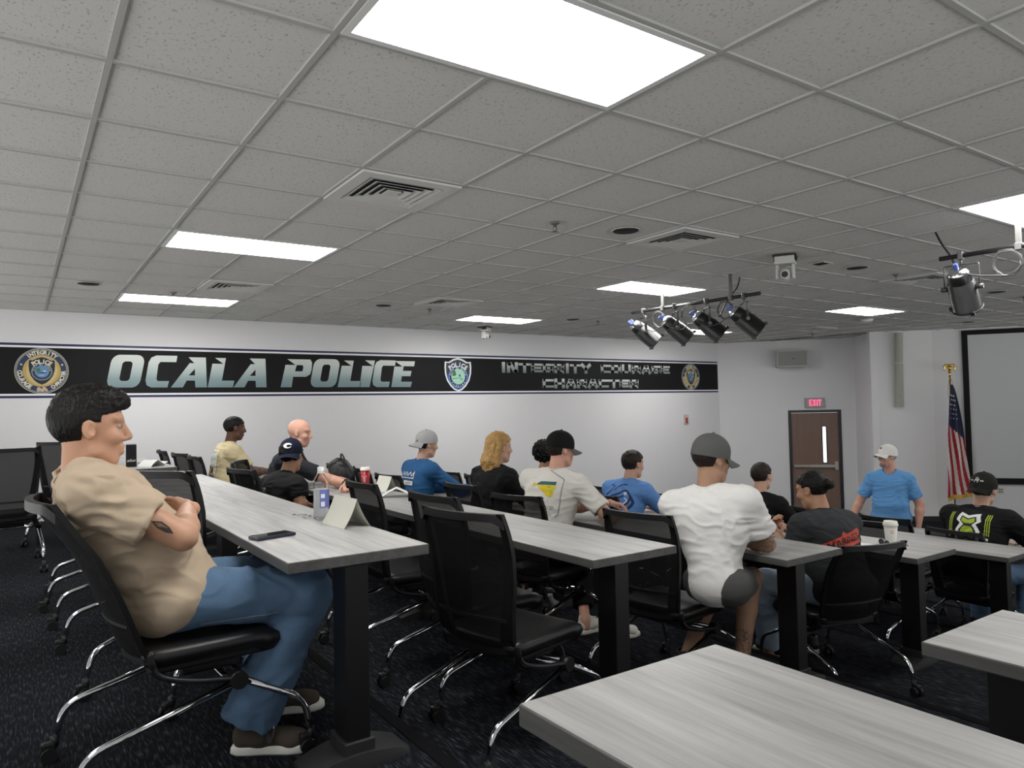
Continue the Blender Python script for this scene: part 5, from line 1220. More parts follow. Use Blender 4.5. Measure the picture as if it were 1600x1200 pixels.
# projection screen on the stage wall
nD = Vector((dP.y, -dP.x, 0)); nD = nD if nD.dot(Vector((-1, -1, 0))) > 0 else -nD
def boxD(mb, s0, s1, z0, z1, d0, d1, mat=0):
    q = [P3 + dP * s + nD * d_ for s, d_ in ((s0, d0), (s1, d0), (s1, d1), (s0, d1))]; q = [Vector((p.x, p.y, z0)) for p in q] + [Vector((p.x, p.y, z1)) for p in q]
    mb.add(q, [(3, 2, 1, 0), (4, 5, 6, 7), (0, 1, 5, 4), (1, 2, 6, 5), (2, 3, 7, 6), (3, 0, 4, 7)], mat); return mb
S0, S1, SZ0, SZ1 = .485, 4.3, -.345, 2.46
c_ = P3 + dP * 2.4; t = base_thing('projection_screen', 'big blank grey projection screen with black border at the right', 'screen', (c_.x, c_.y, SZ0))
b = MB()
for s0, s1, z0, z1 in ((S0, S0 + .085, SZ0, SZ1), (S1 - .085, S1, SZ0, SZ1), (S0 + .085, S1 - .085, SZ0, SZ0 + .11), (S0 + .085, S1 - .085, SZ1 - .085, SZ1)): boxD(b, s0, s1, z0, z1, .002, .05)
part(b, 'frame', M('screen_velvet', (.004, .004, .004), .9), t); part(boxD(MB(), S0 + .085, S1 - .085, SZ0 + .11, SZ1 - .085, .01, .03), 'screen_fabric', M('screen_grey', (.60, .61, .62), .9), t)
oc = P3 + dP * 1.0; t = base_thing('wall_outlet', 'small cream outlet plate under the projection screen', 'outlet', (oc.x, oc.y, -.46))
part(boxD(MB(), .945, 1.06, -.52, -.405, .001, .008), 'cover_plate', M('outlet_cream', (.62, .60, .5), .4), t); b = MB()
for s in (.975, 1.008):
    for z in (-.495, -.455): boxD(b, s, s + .02, z, z + .022, .008, .010)
part(b, 'socket', m_blkshoe, t)
# flag on its pole
fp = P3 + dP * .20 + nD * .34; t = base_thing('flag', 'American flag with gold fringe on a pole beside the screen', 'flag', (fp.x, fp.y, FLOOR)); m_gold = M('gold', (.62, .42, .10), .25, 1.0); m_fring = M('gold_fringe', (.62, .40, .06), .8)
b = MB(); b.cyl((fp.x, fp.y, FLOOR + .03), (fp.x, fp.y, 1.62), .0125, 10); part(b, 'pole', M('pole_wood', (.18, .09, .03), .4), t)
b = MB(); b.lathe([(.0, 0), (.17, 0), (.17, .02), (.12, .05), (.04, .07), (.03, .11), (.0, .11)], 28, 0, Tr(fp.x, fp.y, FLOOR)); part(b, 'base', m_gold, t)
b = MB(); z = 1.62; b.lathe([(0, 0), (.018, 0), (.02, .03), (.01, .05), (.03, .07), (.034, .09), (.02, .11), (0, .11)], 14, 0, Tr(fp.x, fp.y, z))
C_ = Vector((fp.x, fp.y, z + .15)); vd = dP
b.ell(C_, (.03, .03, .05), 12); b.ell(C_ + Vector((0, 0, .06)) + nD * .015, (.018, .018, .02), 10)
for q in (1, -1): b.tube(bez([C_ + vd * q * .015 + Vector((0, 0, .03)), C_ + vd * q * .06 + Vector((0, 0, .055)), C_ + vd * q * .085 + Vector((0, 0, .0)), C_ + vd * q * .075 + Vector((0, 0, -.05))], 5), [.018, .02, .022, .022, .022, .022, .021, .02, .02, .018, .017, .015, .014, .012, .01, .006], 8, flat=(1, .45))
part(b, 'eagle_finial', m_gold, t)
# draped cloth: gathered at the hoist, hanging in folds; colours follow the flag's own stripes
m_fr, m_fw, m_fb = M('flag_red', (.34, .012, .025), .7), M('flag_white', (.66, .60, .56), .7), M('flag_blue', (.012, .018, .055), .7)
b = MB(); NU, NV = 78, 60; V_ = []; TOPZ_, LEN = 1.47, 1.95
for iv in range(NV + 1):
    v = iv / NV
    for iu in range(NU + 1):
        u = iu / NU; spread = (.02 + .36 * min(1, v * 1.05) ** .6); fold = math.sin(u * 2 * PI * 2.0 + .6) * (.028 + .05 * v) * min(1, v * 4)
        x = (u - .36) * spread + .012 * math.sin(v * 9 + u * 5) * v; dep = fold + .035 * math.cos(u * 7 + v * 2) * v
        zz = TOPZ_ - v * LEN + (.10 * (u) - .06) * v - .05 * abs(u - .4) * v
        p_ = fp + dP * x + nD * (.095 + dep * .55); V_.append((p_.x, p_.y, zz))
Fq = {0: [], 1: [], 2: []}; fs = []; ms = []
for iv in range(NV):
    for iu in range(NU):
        v = (iv + .5) / NV; u = (iu + .5) / NU; sk = v * 1.0 - (u - .5) * .16
        if sk < .43: k = 2
        else: k = 0 if int(math.floor(u * 7.0 - (v - .43) * 3.6 + 20)) % 2 == 0 else 1
        fs.append((iv * (NU + 1) + iu, iv * (NU + 1) + iu + 1, (iv + 1) * (NU + 1) + iu + 1, (iv + 1) * (NU + 1) + iu)); ms.append(k)
b.v = V_; b.f = fs; b.m = ms; b.s = [True] * len(fs); cl = part(b, 'cloth', [m_fr, m_fw, m_fb], t)
tri = BVHTree.FromPolygons([Vector(v) for v in V_], fs); st = MB()
for r_ in range(8):
    for c in range(3):
        z = 1.28 - r_ * .082 - .01 * c; x = -.045 + c * .05 + (.02 if r_ % 2 else 0) + .01 * math.sin(r_ * 2.1); x *= (.45 + .09 * r_)
        o = fp + dP * x + Vector((0, 0, z)) + nD * .5; hit = tri.ray_cast(o, -nD, 1.0)
        if hit[0] is None or z < .82 + x * .5: continue
        hpt = hit[0] + nD * .003; nrm = hit[1]; nrm = nrm if nrm.dot(nD) > 0 else -nrm; ax_ = Vector((0, 0, 1)).cross(nrm).normalized(); ay_ = nrm.cross(ax_)
        st.prism([(r * math.cos(a), r * math.sin(a)) for i in range(10) for r, a in [((.02 if i % 2 == 0 else .0085), PI / 2 + i * PI / 5)]], hpt, ax_, ay_, nrm * .001)
part(st, 'star', m_fw, cl)
f_ = MB(); e0 = NV * (NU + 1)
for iu in range(NU):
    a, c = Vector(V_[e0 + iu]), Vector(V_[e0 + iu + 1]); f_.add([a, c, c - Vector((0, 0, .07)), a - Vector((0, 0, .07))], [(0, 1, 2, 3)]); 
part(f_, 'fringe', m_fring, cl)
b = MB()
for q in (-1, 1): b.tube(bez([Vector((fp.x, fp.y, 1.62)), fp + dP * .03 * q + nD * .03 + Vector((0, 0, 1.5)), fp + dP * .05 * q + nD * .05 + Vector((0, 0, 1.32)), fp + dP * .03 * q + nD * .05 + Vector((0, 0, 1.22))], 5), .005, 6)
part(b, 'tassel_cord', m_fring, t)

# ------------------------------------------------------------------ the lettered band on the long wall
ban = thing('wall_banner', 'long black lettered banner across the wall reading OCALA POLICE', 'banner', (6.0, WALLY, 1.45))
def wpart(mb, name, m, par=ban): return part(mb, name, m, par) if par is ban else mb.build(name, m, par)
BX0, BX1 = -2.3, 12.33
def wbox(mb, x0, x1, z0, z1, d0, d1, mat=0): mb.box(((x0 + x1) / 2, WALLY - (d0 + d1) / 2, (z0 + z1) / 2), (x1 - x0, d1 - d0, z1 - z0), mat); return mb
ZB, ZT = 1.507, 2.053
m_bk = M('banner_black', (.0075, .008, .008), .6, spec=.2); m_bw = M('banner_white', (.82, .82, .84), .4); m_bn = M('banner_navy', (.008, .008, .075), .4)
wpart(wbox(MB(), BX0, BX1, ZB, ZT, .0005, .003), 'panel', m_bk)
b = MB(); wbox(b, BX0, BX1, ZT, ZT + .024, .0005, .003); wbox(b, BX0, BX1, ZB - .024, ZB, .0005, .003); wpart(b, 'white_stripe', m_bw)
b = MB(); wbox(b, BX0, BX1, ZT + .024, ZT + .052, .0005, .003); wbox(b, BX0, BX1, ZB - .052, ZB - .024, .0005, .003); wpart(b, 'navy_stripe', m_bn)
def grad(name, z0, z1, stops):
    m, t, bs = node_mat(name); bs.inputs['Roughness'].default_value = .45
    tc = t.nodes.new('ShaderNodeTexCoord'); sx = t.nodes.new('ShaderNodeSeparateXYZ'); t.links.new(tc.outputs['Object'], sx.inputs[0])
    mr = t.nodes.new('ShaderNodeMapRange'); mr.inputs[1].default_value = z0; mr.inputs[2].default_value = z1; t.links.new(sx.outputs['Z'], mr.inputs[0])
    r = t.nodes.new('ShaderNodeValToRGB'); e = r.color_ramp.elements; e[0].position, e[0].color = stops[0][0], (*stops[0][1], 1); e[1].position, e[1].color = stops[-1][0], (*stops[-1][1], 1)
    for p_, c in stops[1:-1]: n = e.new(p_); n.color = (*c, 1)
    t.links.new(mr.outputs[0], r.inputs[0]); t.links.new(r.outputs[0], bs.inputs['Base Color']); return m
LZ0, LZ1 = 1.578, 1.990
m_chr = grad('letter_gradient', LZ0, LZ1, [(0, (.17, .25, .27)), (.28, (.24, .33, .34)), (.5, (.42, .50, .49)), (.8, (.60, .65, .62)), (1, (.66, .70, .67))])
def rrect(x0, y0, x1, y1, rx, ry, n=6):
    o = []
    for cx, cy, a in ((x1 - rx, y0 + ry, -90), (x1 - rx, y1 - ry, 0), (x0 + rx, y1 - ry, 90), (x0 + rx, y0 + ry, 180)):
        for k in range(n + 1): t_ = math.radians(a + 90 * k / n); o.append((cx + rx * math.cos(t_), cy + ry * math.sin(t_)))
    return o
SH = lambda pl, s=.17: [(x * (1 - s) + y * s, y) for x, y in pl]
LET = {
 'O': [(SH(rrect(0, 0, 1, 1, .24, .24)), [SH(rrect(.35, .2, .66, .8, .10, .10))[::-1]])],
 'C': [(SH([(.24, 0), (.83, 0), (.85, .2), (.44, .2), (.38, .27), (.36, .72), (.42, .8), (1.0, .8), (1.0, 1), (.24, 1), (.07, .93), (.0, .78), (0, .22), (.07, .07)]), [])],
 'A': [([(0, 0), (.33, 0), (.44, .22), (.665, .22), (.67, 0), (1.0, 0), (.975, .97), (.49, .97), (.65, .78), (.50, .78), (.46, .7)][:0] or [(0, 0), (.325, 0), (.435, .22), (.665, .22), (.675, 0), (1.0, 0), (.975, .965), (.49, .965), (.655, .775), (.52, .775)], [[(.49, .385), (.665, .595), (.665, .385)]])],
 'L': [([(0, 0), (.94, 0), (1, .22), (.53, .22), (.69, .96), (.28, .96), (.595, .77), (.18, .77)], [])],
 'P': [([(0, 0), (.34, 0), (.39, .36), (.80, .36), (.93, .45), (.98, .60), (1.0, .86), (.95, .97), (.22, .97), (.475, .77), (.16, .77)], [[(.45, .55), (.51, .77), (.70, .77), (.72, .70), (.70, .58), (.67, .55)]])],
 'I': [([(0, 0), (.63, 0), (1.0, .98), (.38, .98), (.87, .775), (.2, .775)], [])],
 'E': [([(0, 0), (.80, 0), (.86, .20), (.40, .20), (.44, .41), (.80, .41), (.85, .61), (.485, .61), (.52, .79), (.96, .79), (1.0, .98), (.16, .98), (.48, .77), (.14, .77)], [])],
}
big = [('O', .905, 1.352), ('C', 1.335, 1.725), ('A', 1.645, 2.085), ('L', 2.095, 2.435), ('A', 2.425, 2.865), ('P', 3.06, 3.515), ('O', 3.475, 3.945), ('L', 3.895, 4.265), ('I', 4.235, 4.49), ('C', 4.43, 4.835), ('E', 4.755, 5.165)]
for ch, x0, x1 in big:
    b = MB()
    for pl, hol in LET[ch]:
        mp = lambda q: [(x0 + x * (x1 - x0), LZ0 + y * (LZ1 - LZ0)) for x, y in q]
        b.prism(mp(pl), (0, WALLY - .003, 0), (1, 0, 0), (0, 0, 1), (0, -.0012, 0), 0, [mp(h) for h in hol])
    wpart(b, 'letter', m_chr)
STK = {'I': [[(.5, 0), (.5, 1)]], 'N': [[(.12, 0), (.12, .9), (.3, .9), (.7, .1), (.88, .1), (.88, 1)]], 'T': [[(0, .9), (1, .9)], [(.5, 0), (.5, .9)]], 'E': [[(1, .9), (.12, .9), (.12, .1), (1, .1)], [(.12, .5), (.9, .5)]], 'G': [[(1, .9), (.12, .9), (.12, .1), (.88, .1), (.88, .5), (.5, .5)]],
       'R': [[(.12, 0), (.12, .9), (.88, .9), (.88, .45), (.12, .45)], [(.5, .45), (.92, 0)]], 'Y': [[(.05, 1), (.5, .48), (.95, 1)], [(.5, 0), (.5, .5)]], 'C': [[(1, .9), (.12, .9), (.12, .1), (1, .1)]], 'O': [[(.12, .1), (.12, .9), (.88, .9), (.88, .1), (.12, .1), (.12, .2)]], 'U': [[(.12, 1), (.12, .1), (.88, .1), (.88, 1)]], 'A': [[(.08, 0), (.4, .9), (.62, .9), (.92, 0)], [(.25, .35), (.75, .35)]], 'H': [[(.12, 0), (.12, 1)], [(.88, 0), (.88, 1)], [(.12, .5), (.88, .5)]]}
def strokes(mb, path, wv, wh, to):
    for a, c in zip(path, path[1:]):
        a, c = Vector((*to(*a), 0)), Vector((*to(*c), 0)); d_ = (c - a).normalized(); th = wh if abs(d_.x) > .8 else wv; n_ = Vector((-d_.y, d_.x, 0)) * th / 2; e = d_ * (min(wv, wh) * .48)
        q = [a - n_ - e, c - n_ + e, c + n_ + e, a + n_ - e]; mb.prism([(p.x, p.y) for p in q], (0, WALLY - .003, 0), (1, 0, 0), (0, 0, 1), (0, -.0012, 0))
def word(txt, x0, x1, z0, z1, m):
    n = len(txt); wid = [(.36 if c == 'I' else 1.0) for c in txt]; gap = .17; tot = sum(wid) + gap * (n - 1); x = x0
    for c, wd in zip(txt, wid):
        lw_ = wd / tot * (x1 - x0); b = MB(); 
        for pth in STK[c]:
            if c == 'I': to = lambda px, py, x=x, lw_=lw_: (x + lw_ * .5, z0 + py * (z1 - z0))
            else: to = lambda px, py, x=x, lw_=lw_: (x + px * lw_, z0 + py * (z1 - z0))
            strokes(b, pth, .066, .040, to)
        wpart(b, 'letter', m); x += lw_ + gap / tot * (x1 - x0)
gr1 = grad('letter_gradient_upper', 1.83, 1.985, [(0, (.16, .20, .20)), (.6, (.36, .40, .39)), (1, (.60, .64, .62))]); gr2 = grad('letter_gradient_lower', 1.565, 1.71, [(0, (.2, .24, .24)), (.6, (.42, .46, .45)), (1, (.62, .66, .64))])
word('INTEGRITY', 6.80, 8.78, 1.838, 1.982, gr1); word('COURAGE', 9.04, 10.86, 1.842, 1.985, gr1); word('CHARACTER', 7.67, 9.99, 1.568, 1.705, gr2)
def circle(r, n=40, cx=0, cy=0): return [(cx + r * math.cos(2 * PI * i / n), cy + r * math.sin(2 * PI * i / n)) for i in range(n)]
m_navyr = M('seal_navy', (.012, .030, .085), .5); m_sgold = M('seal_gold', (.52, .36, .10), .5); m_sgold2 = M('seal_pale_gold', (.62, .48, .2), .5); m_srim = M('seal_rim', (.42, .42, .36), .5); m_sdark = M('seal_dark', (.012, .014, .016), .5); m_sw = M('seal_cream', (.72, .70, .58), .5); m_sblue = M('seal_sky', (.12, .26, .48), .5); m_sgreen = M('seal_green', (.05, .17, .06), .5); m_horse = M('seal_tan', (.55, .42, .3), .5); m_mint = M('badge_mint', (.38, .66, .52), .5); m_bblue = M('badge_blue', (.015, .07, .36), .5); m_bslate = M('badge_slate', (.02, .045, .06), .5); m_lblue = M('badge_light_blue', (.3, .45, .75), .5)
def arc_text(txt, cx, cz, r, a0, a1, size, lay, out=True, m=None, mb=None):
    """letters set round a circle from angle a0 to a1 (degrees)"""
    n = len(txt)
    for i, c in enumerate(txt):
        a = math.radians(a0 + (a1 - a0) * i / (n - 1)); tr, wd = glyphs(c, size, bold=.01 * size * 4)
        up = Vector((math.cos(a), math.sin(a), 0)) * (1 if out else -1); rt = Vector((up.y, -up.x, 0)); o = Vector((cx + r * math.cos(a), cz + r * math.sin(a), 0))
        for t_ in tr:
            pts = [o + rt * (q.x - wd / 2) * .9 + up * (q.y - size * .34) for q in t_]; mb.add([(p.x, WALLY - .003 - lay, p.y) for p in pts], [(0, 1, 2)])
def flat(mb, tris_or_poly, cx, cz, lay, hol=()):
    mb.prism([(cx + x, cz + y) for x, y in tris_or_poly], (0, WALLY - .003 - lay + .0006, 0), (1, 0, 0), (0, 0, 1), (0, -.0006, 0), 0, [[(cx + x, cz + y) for x, y in h] for h in hol])
def shield(k): 
    r = [(-1, .78), (-.72, .76), (-.35, .93), (0, 1.0), (.35, .93), (.72, .76), (1, .78), (1.03, .45), (1.0, .05), (.86, -.35), (.6, -.68), (.3, -.9), (0, -1.0), (-.3, -.9), (-.6, -.68), (-.86, -.35), (-1.0, .05), (-1.03, .45)]
    return [(x * k[0], y * k[1]) for x, y in r]
def seal(cx, cz, R0, label_part):
    L = .0007
    def lay(n, poly, m, hol=()): b = MB(); flat(b, poly, cx, cz, L * n, hol); return b
    base = lay(1, circle(R0), 0); root = wpart(base, 'emblem', m_srim)
    def add(n, poly, m, hol=(), nm='emblem_layer'): b = MB(); flat(b, poly, cx, cz, L * n, hol); o = part(b, nm, m, ban); o.parent = root; return o
    add(2, circle(R0 * .965), m_sdark); add(3, circle(R0 * .94), m_srim); add(4, circle(R0 * .915), m_navyr); add(5, circle(R0 * .70), m_sgold)
    add(6, [(x * R0 * .60, y * R0 * .60 - .0) for x, y in [(math.cos(a) * .95, math.sin(a) * 1.05) for a in [i / 30 * 2 * PI for i in range(30)]]], m_sgold2)
    k = (R0 * .47, R0 * .60); add(7, [(x, y + R0 * .0) for x, y in shield((k[0] * 1.06, k[1] * 1.05))], m_srim); add(8, shield(k), m_sdark); add(9, circle(R0 * .38, cy=-R0 * .03), m_srim); add(10, circle(R0 * .355, cy=-R0 * .03), m_navyr); add(11, circle(R0 * .265, cy=-R0 * .03), m_sblue)
    add(12, [(x * R0, y * R0) for x, y in ((-.22, .0), (-.19, .1), (-.1, .13), (-.05, .02), (-.06, -.04), (-.2, -.05))], m_sgreen); add(12, [(x * R0, y * R0) for x, y in ((-.22, -.10), (.05, -.1), (.2, -.08), (.08, -.05), (-.1, -.07))], m_sdark); add(12, [(x * R0, y * R0) for x, y in ((.02, -.02), (.1, .02), (.16, -.03), (.1, -.05))], m_sw); add(13, [(x * R0, y * R0) for x, y in ((-.14, -.17), (.12, -.17), (.08, -.21), (-.08, -.22))], m_lblue)
    add(9, [(x * R0, y * R0) for x, y in ((-.2, -.78), (-.12, -.7), (.0, -.78), (.06, -.68), (.14, -.73), (.22, -.82), (.2, -.92), (.1, -.86), (.04, -.92), (-.08, -.88), (-.16, -.93))], m_horse)
    tb = MB(); arc_text('INTEGRITY', cx, cz, R0 * .805, 128, 52, R0 * .24, L * 9, True, None, tb); arc_text('COURAGE', cx, cz, R0 * .805, 184, 238, R0 * .24, L * 9, False, None, tb); arc_text('CHARACTER', cx, cz, R0 * .805, 300, 357, R0 * .22, L * 9, False, None, tb)
    for a in (160, 20): flat(tb, [(R0 * .80 * math.cos(math.radians(a)) + r * math.cos(b_), R0 * .80 * math.sin(math.radians(a)) + r * math.sin(b_)) for i in range(10) for r, b_ in [((R0 * .055 if i % 2 == 0 else R0 * .024), PI / 2 + i * PI / 5)]], cx, cz, L * 9)
    arc_text('POLICE', cx, cz - R0 * .12, R0 * .53, 125, 55, R0 * .25, L * 12, True, None, tb); arc_text('CITY OF OCALA', cx, cz - R0 * .03, R0 * .31, 170, 10, R0 * .085, L * 13, True, None, tb)
    o = part(tb, 'emblem_lettering', m_sw, ban); o.parent = root
seal(.243, 1.778, .272, 'emblem'); seal(11.49, 1.775, .268, 'emblem')
bx, bz = 5.945, 1.777; L = .0007
b = MB(); flat(b, shield((.245, .275)), bx, bz, L); root = wpart(b, 'badge', m_bw)
def badd(n, poly, m, hol=()):
    b = MB(); flat(b, poly, bx, bz, L * n, hol); o = part(b, 'badge_layer', m, ban); o.parent = root
badd(2, shield((.218, .248)), m_bslate); badd(3, [(x * .218, y * .248) for x, y in ((-1.0, .05), (1.0, .05), (.86, -.35), (.6, -.68), (.3, -.9), (0, -1), (-.3, -.9), (-.6, -.68), (-.86, -.35))], m_bblue)
badd(4, circle(.176, cy=-.035), m_lblue); badd(5, circle(.166, cy=-.035), m_navyr); badd(6, circle(.128, cy=-.03), m_mint); badd(7, [(-.115, -.02), (-.1, .05), (-.075, .08), (-.05, .05), (-.035, -.0), (-.06, -.02)], m_sgreen); badd(7, [(-.11, -.06), (.06, -.045), (.04, -.052), (-.11, -.07)], m_bslate); badd(7, [(.01, -.01), (.03, .015), (.05, -.03), (.02, -.03)], m_bslate); badd(7, [(.03, -.07), (.07, -.06), (.09, -.075), (.04, -.08)], m_sgreen)
tb = MB(); arc_text('POLICE', bx, bz - .08, .245, 127, 53, .10, L * 8, True, None, tb); arc_text('CITY OF OCALA', bx, bz - .035, .148, 165, 15, .036, L * 8, True, None, tb); arc_text('FLORIDA', bx, bz - .035, .148, 220, 320, .032, L * 8, False, None, tb)
o = part(tb, 'badge_lettering', m_bw, ban); o.parent = root
# ------------------------------------------------------------------ things on the ceiling
m_vent = M('vent_enamel', (.62, .62, .60), .45); m_vdark = M('vent_void', (.01, .01, .01), .9)
def vent(i, j, label):
    t = thing('ceiling_vent', label, 'vent', (gx(i + .5), gy(j + .5), CEIL), group='square ceiling air vents'); h = G / 2 - .006
    b = MB(); b.box((0, 0, -.0055), (2 * h - .02, 2 * h - .02, .002)); b.build('void', m_vdark, t)
    f = MB(); w_ = .075
    for c, d in (((0, h - w_ / 2, -.012), (2 * h, w_, .012)), ((0, -h + w_ / 2, -.012), (2 * h, w_, .012)), ((h - w_ / 2, 0, -.012), (w_, 2 * h - 2 * w_, .012)), ((-h + w_ / 2, 0, -.012), (w_, 2 * h - 2 * w_, .012))): f.box(c, d)
    f.build('frame', m_vent, t)
    l = MB(); r = h - w_ - .006
    while r > .05:
        r2 = r - .03
        A = [(r, r), (-r, r), (-r, -r), (r, -r)]; B = [(r2, r2), (-r2, r2), (-r2, -r2), (r2, -r2)]
        vs = [(x, y, -.020) for x, y in A] + [(x, y, -.008) for x, y in B] + [(x, y, -.018) for x, y in A] + [(x, y, -.0065) for x, y in B]
        for k in range(4): q = (k + 1) % 4; l.add([vs[k], vs[q], vs[4 + q], vs[4 + k], vs[8 + k], vs[8 + q], vs[12 + q], vs[12 + k]], [(0, 1, 2, 3), (7, 6, 5, 4), (0, 4, 5, 1), (3, 2, 6, 7)])
        r -= .043
    l.box((0, 0, -.013), (.085, .085, .008)); l.build('louver', m_vent, t)
VN = {(1, 2): 'largest square louvred vent, upper left of the photo between two lights', (5, 2): 'square louvred vent beside the round black downlight, left of the ceiling camera', (1, 8): 'louvred vent just above the light nearest the lettered wall', (5, 8): 'louvred vent far back, left of the tiny wall-side camera', (11, 2): 'louvred vent partly behind the right-hand single spotlight', (17, 8): 'farthest flat louvred vent, above the pale wall loudspeaker'}
for (i, j), l in VN.items(): vent(i, j, l)
def downlight(i, j, label):
    t = thing('downlight', label, 'downlight', (gx(i), gy(j), CEIL), group='round black downlights'); b = MB(); b.lathe([(.088, -.0005), (.105, -.006), (.108, -.0005)], 28); b.build('trim_ring', m_vent, t); b = MB(); b.lathe([(0, -.0055), (.092, -.0055), (.094, -.0005)], 28); b.build('baffle', m_vdark, t)
for i, j, l in ((-.52, 9.3, 'round black downlight at the far left of the ceiling'), (4.58, 9.5, 'round black downlight far back left of the far vent'), (4.56, 2.53, 'round black downlight nearest, beside a square vent'), (9.47, 2.49, 'round black downlight right of the hanging ceiling camera'), (14.58, 2.56, 'round black downlight right of the single spotlight'), (20.2, 5.5, 'tiny round black downlight over the projection screen'), (9.6, 9.7, 'tiny round black downlight between the two far lights')): downlight(i, j, l)
m_brass = M('sprinkler_metal', (.25, .24, .22), .4, .8)
def sprinkler(i, j, label):
    t = thing('sprinkler', label, 'sprinkler', (gx(i), gy(j), CEIL), group='ceiling sprinklers'); b = MB(); b.lathe([(.0, -.002), (.036, -.004), (.03, -.012), (.012, -.014), (.011, -.03), (0, -.03)], 16); b.build('escutcheon', m_brass, t)
    b = MB(); b.tube([(.012, 0, -.028), (.016, 0, -.045), (.004, 0, -.06)], .003, 6); b.tube([(-.012, 0, -.028), (-.016, 0, -.045), (-.004, 0, -.06)], .003, 6); b.lathe([(0, -.064), (.022, -.064), (.022, -.061), (0, -.06)], 14); b.build('deflector', m_brass, t)
for i, j, l in ((3.59, 2.66, 'sprinkler head nearest, left of the black round downlight'), (.76, 9.65, 'sprinkler head in front of the light nearest the wall'), (5.66, 9.6, 'sprinkler head far back under the far vent'), (10.65, 2.5, 'sprinkler head left of the right-hand spotlight'), (10.39, 9.7, 'sprinkler head right of the far wall-side light'), (18.9, 9.4, 'sprinkler head above the pale wall loudspeaker'), (15.9, 2.58, 'sprinkler head at the right edge beyond the single spotlight')): sprinkler(i, j, l)
t = thing('smoke_detector', 'round white smoke detector just under the light near the screen', 'smoke detector', (gx(16.67), gy(6.4), CEIL)); b = MB(); b.lathe([(0, -.055), (.06, -.05), (.085, -.03), (.09, -.001)], 24); b.build('cover', M('detector_white', (.7, .7, .68), .4), t); b = MB(); b.lathe([(.1, -.001), (.1, -.012), (.09, -.014)], 24); b.build('base_ring', M('detector_white', (0, 0, 0)), t)
t = thing('air_grille', 'small dark square grille right of the hanging ceiling camera', 'grille', (gx(8.6), gy(2.56), CEIL)); b = MB(); b.box((0, 0, -.004), (.15, .15, .006)); b.build('plate', m_vent, t); b = MB()
for k in range(5): b.box((-.048 + .024 * k, 0, -.008), (.014, .11, .002))
b.build('slot', m_vdark, t)
# pan-tilt cameras
m_cam = M('camera_grey', (.55, .55, .53), .4); m_camd = M('camera_dark', (.01, .01, .01), .5)
def ptz(x, y, ang, label, s=1.0):
    t = thing('ceiling_camera', label, 'camera', (x, y, CEIL), math.radians(ang), 'hanging ceiling cameras')
    b = MB(); b.box((0, 0, -.012 * s), (.20 * s, .19 * s, .012)); b.build('ceiling_plate', m_camd, t)
    b = MB(); b.box((0, 0, -.045 * s), (.055 * s, .19 * s, .02), 1); b.box((0, 0, -.068 * s), (.17 * s, .17 * s, .03 * s), 0, .006); b.box((.075 * s, 0, -.04 * s), (.025 * s, .16 * s, .045 * s), 0, .004); b.build('base', [m_cam, m_camd], t)
    for q in (-1, 1): b = MB(); b.box((0, q * .064 * s, -.145 * s), (.075 * s, .026 * s, .125 * s), 0, .010); b.build('yoke_arm', m_cam, t)
    b = MB(); b.ell((0, 0, -.165 * s), (.062 * s, .046 * s, .056 * s), 18); b.cyl((.03 * s, 0, -.170 * s), (.085 * s, 0, -.178 * s), .036 * s, 20); h_ = b.build('camera_head', m_cam, t)
    b = MB(); b.cyl((.085 * s, 0, -.178 * s), (.089 * s, 0, -.1786 * s), .027 * s, 18); b.build('lens', m_camd, h_)
    b = MB(); b.tube(bez([(-.06 * s, -.05 * s, -.018), (-.04 * s, -.10 * s, -.03 * s), (0, -.10 * s, -.06 * s), (.03 * s, -.085 * s, -.05 * s)], 6), .004, 6); b.build('cable', m_cam, t)
ptz(5.51, 3.80, -150, 'grey pan and tilt camera hanging from the ceiling, right of two vents'); ptz(6.05, 9.55, -55, 'tiny white pan and tilt camera hanging in front of the lettered wall', .9)
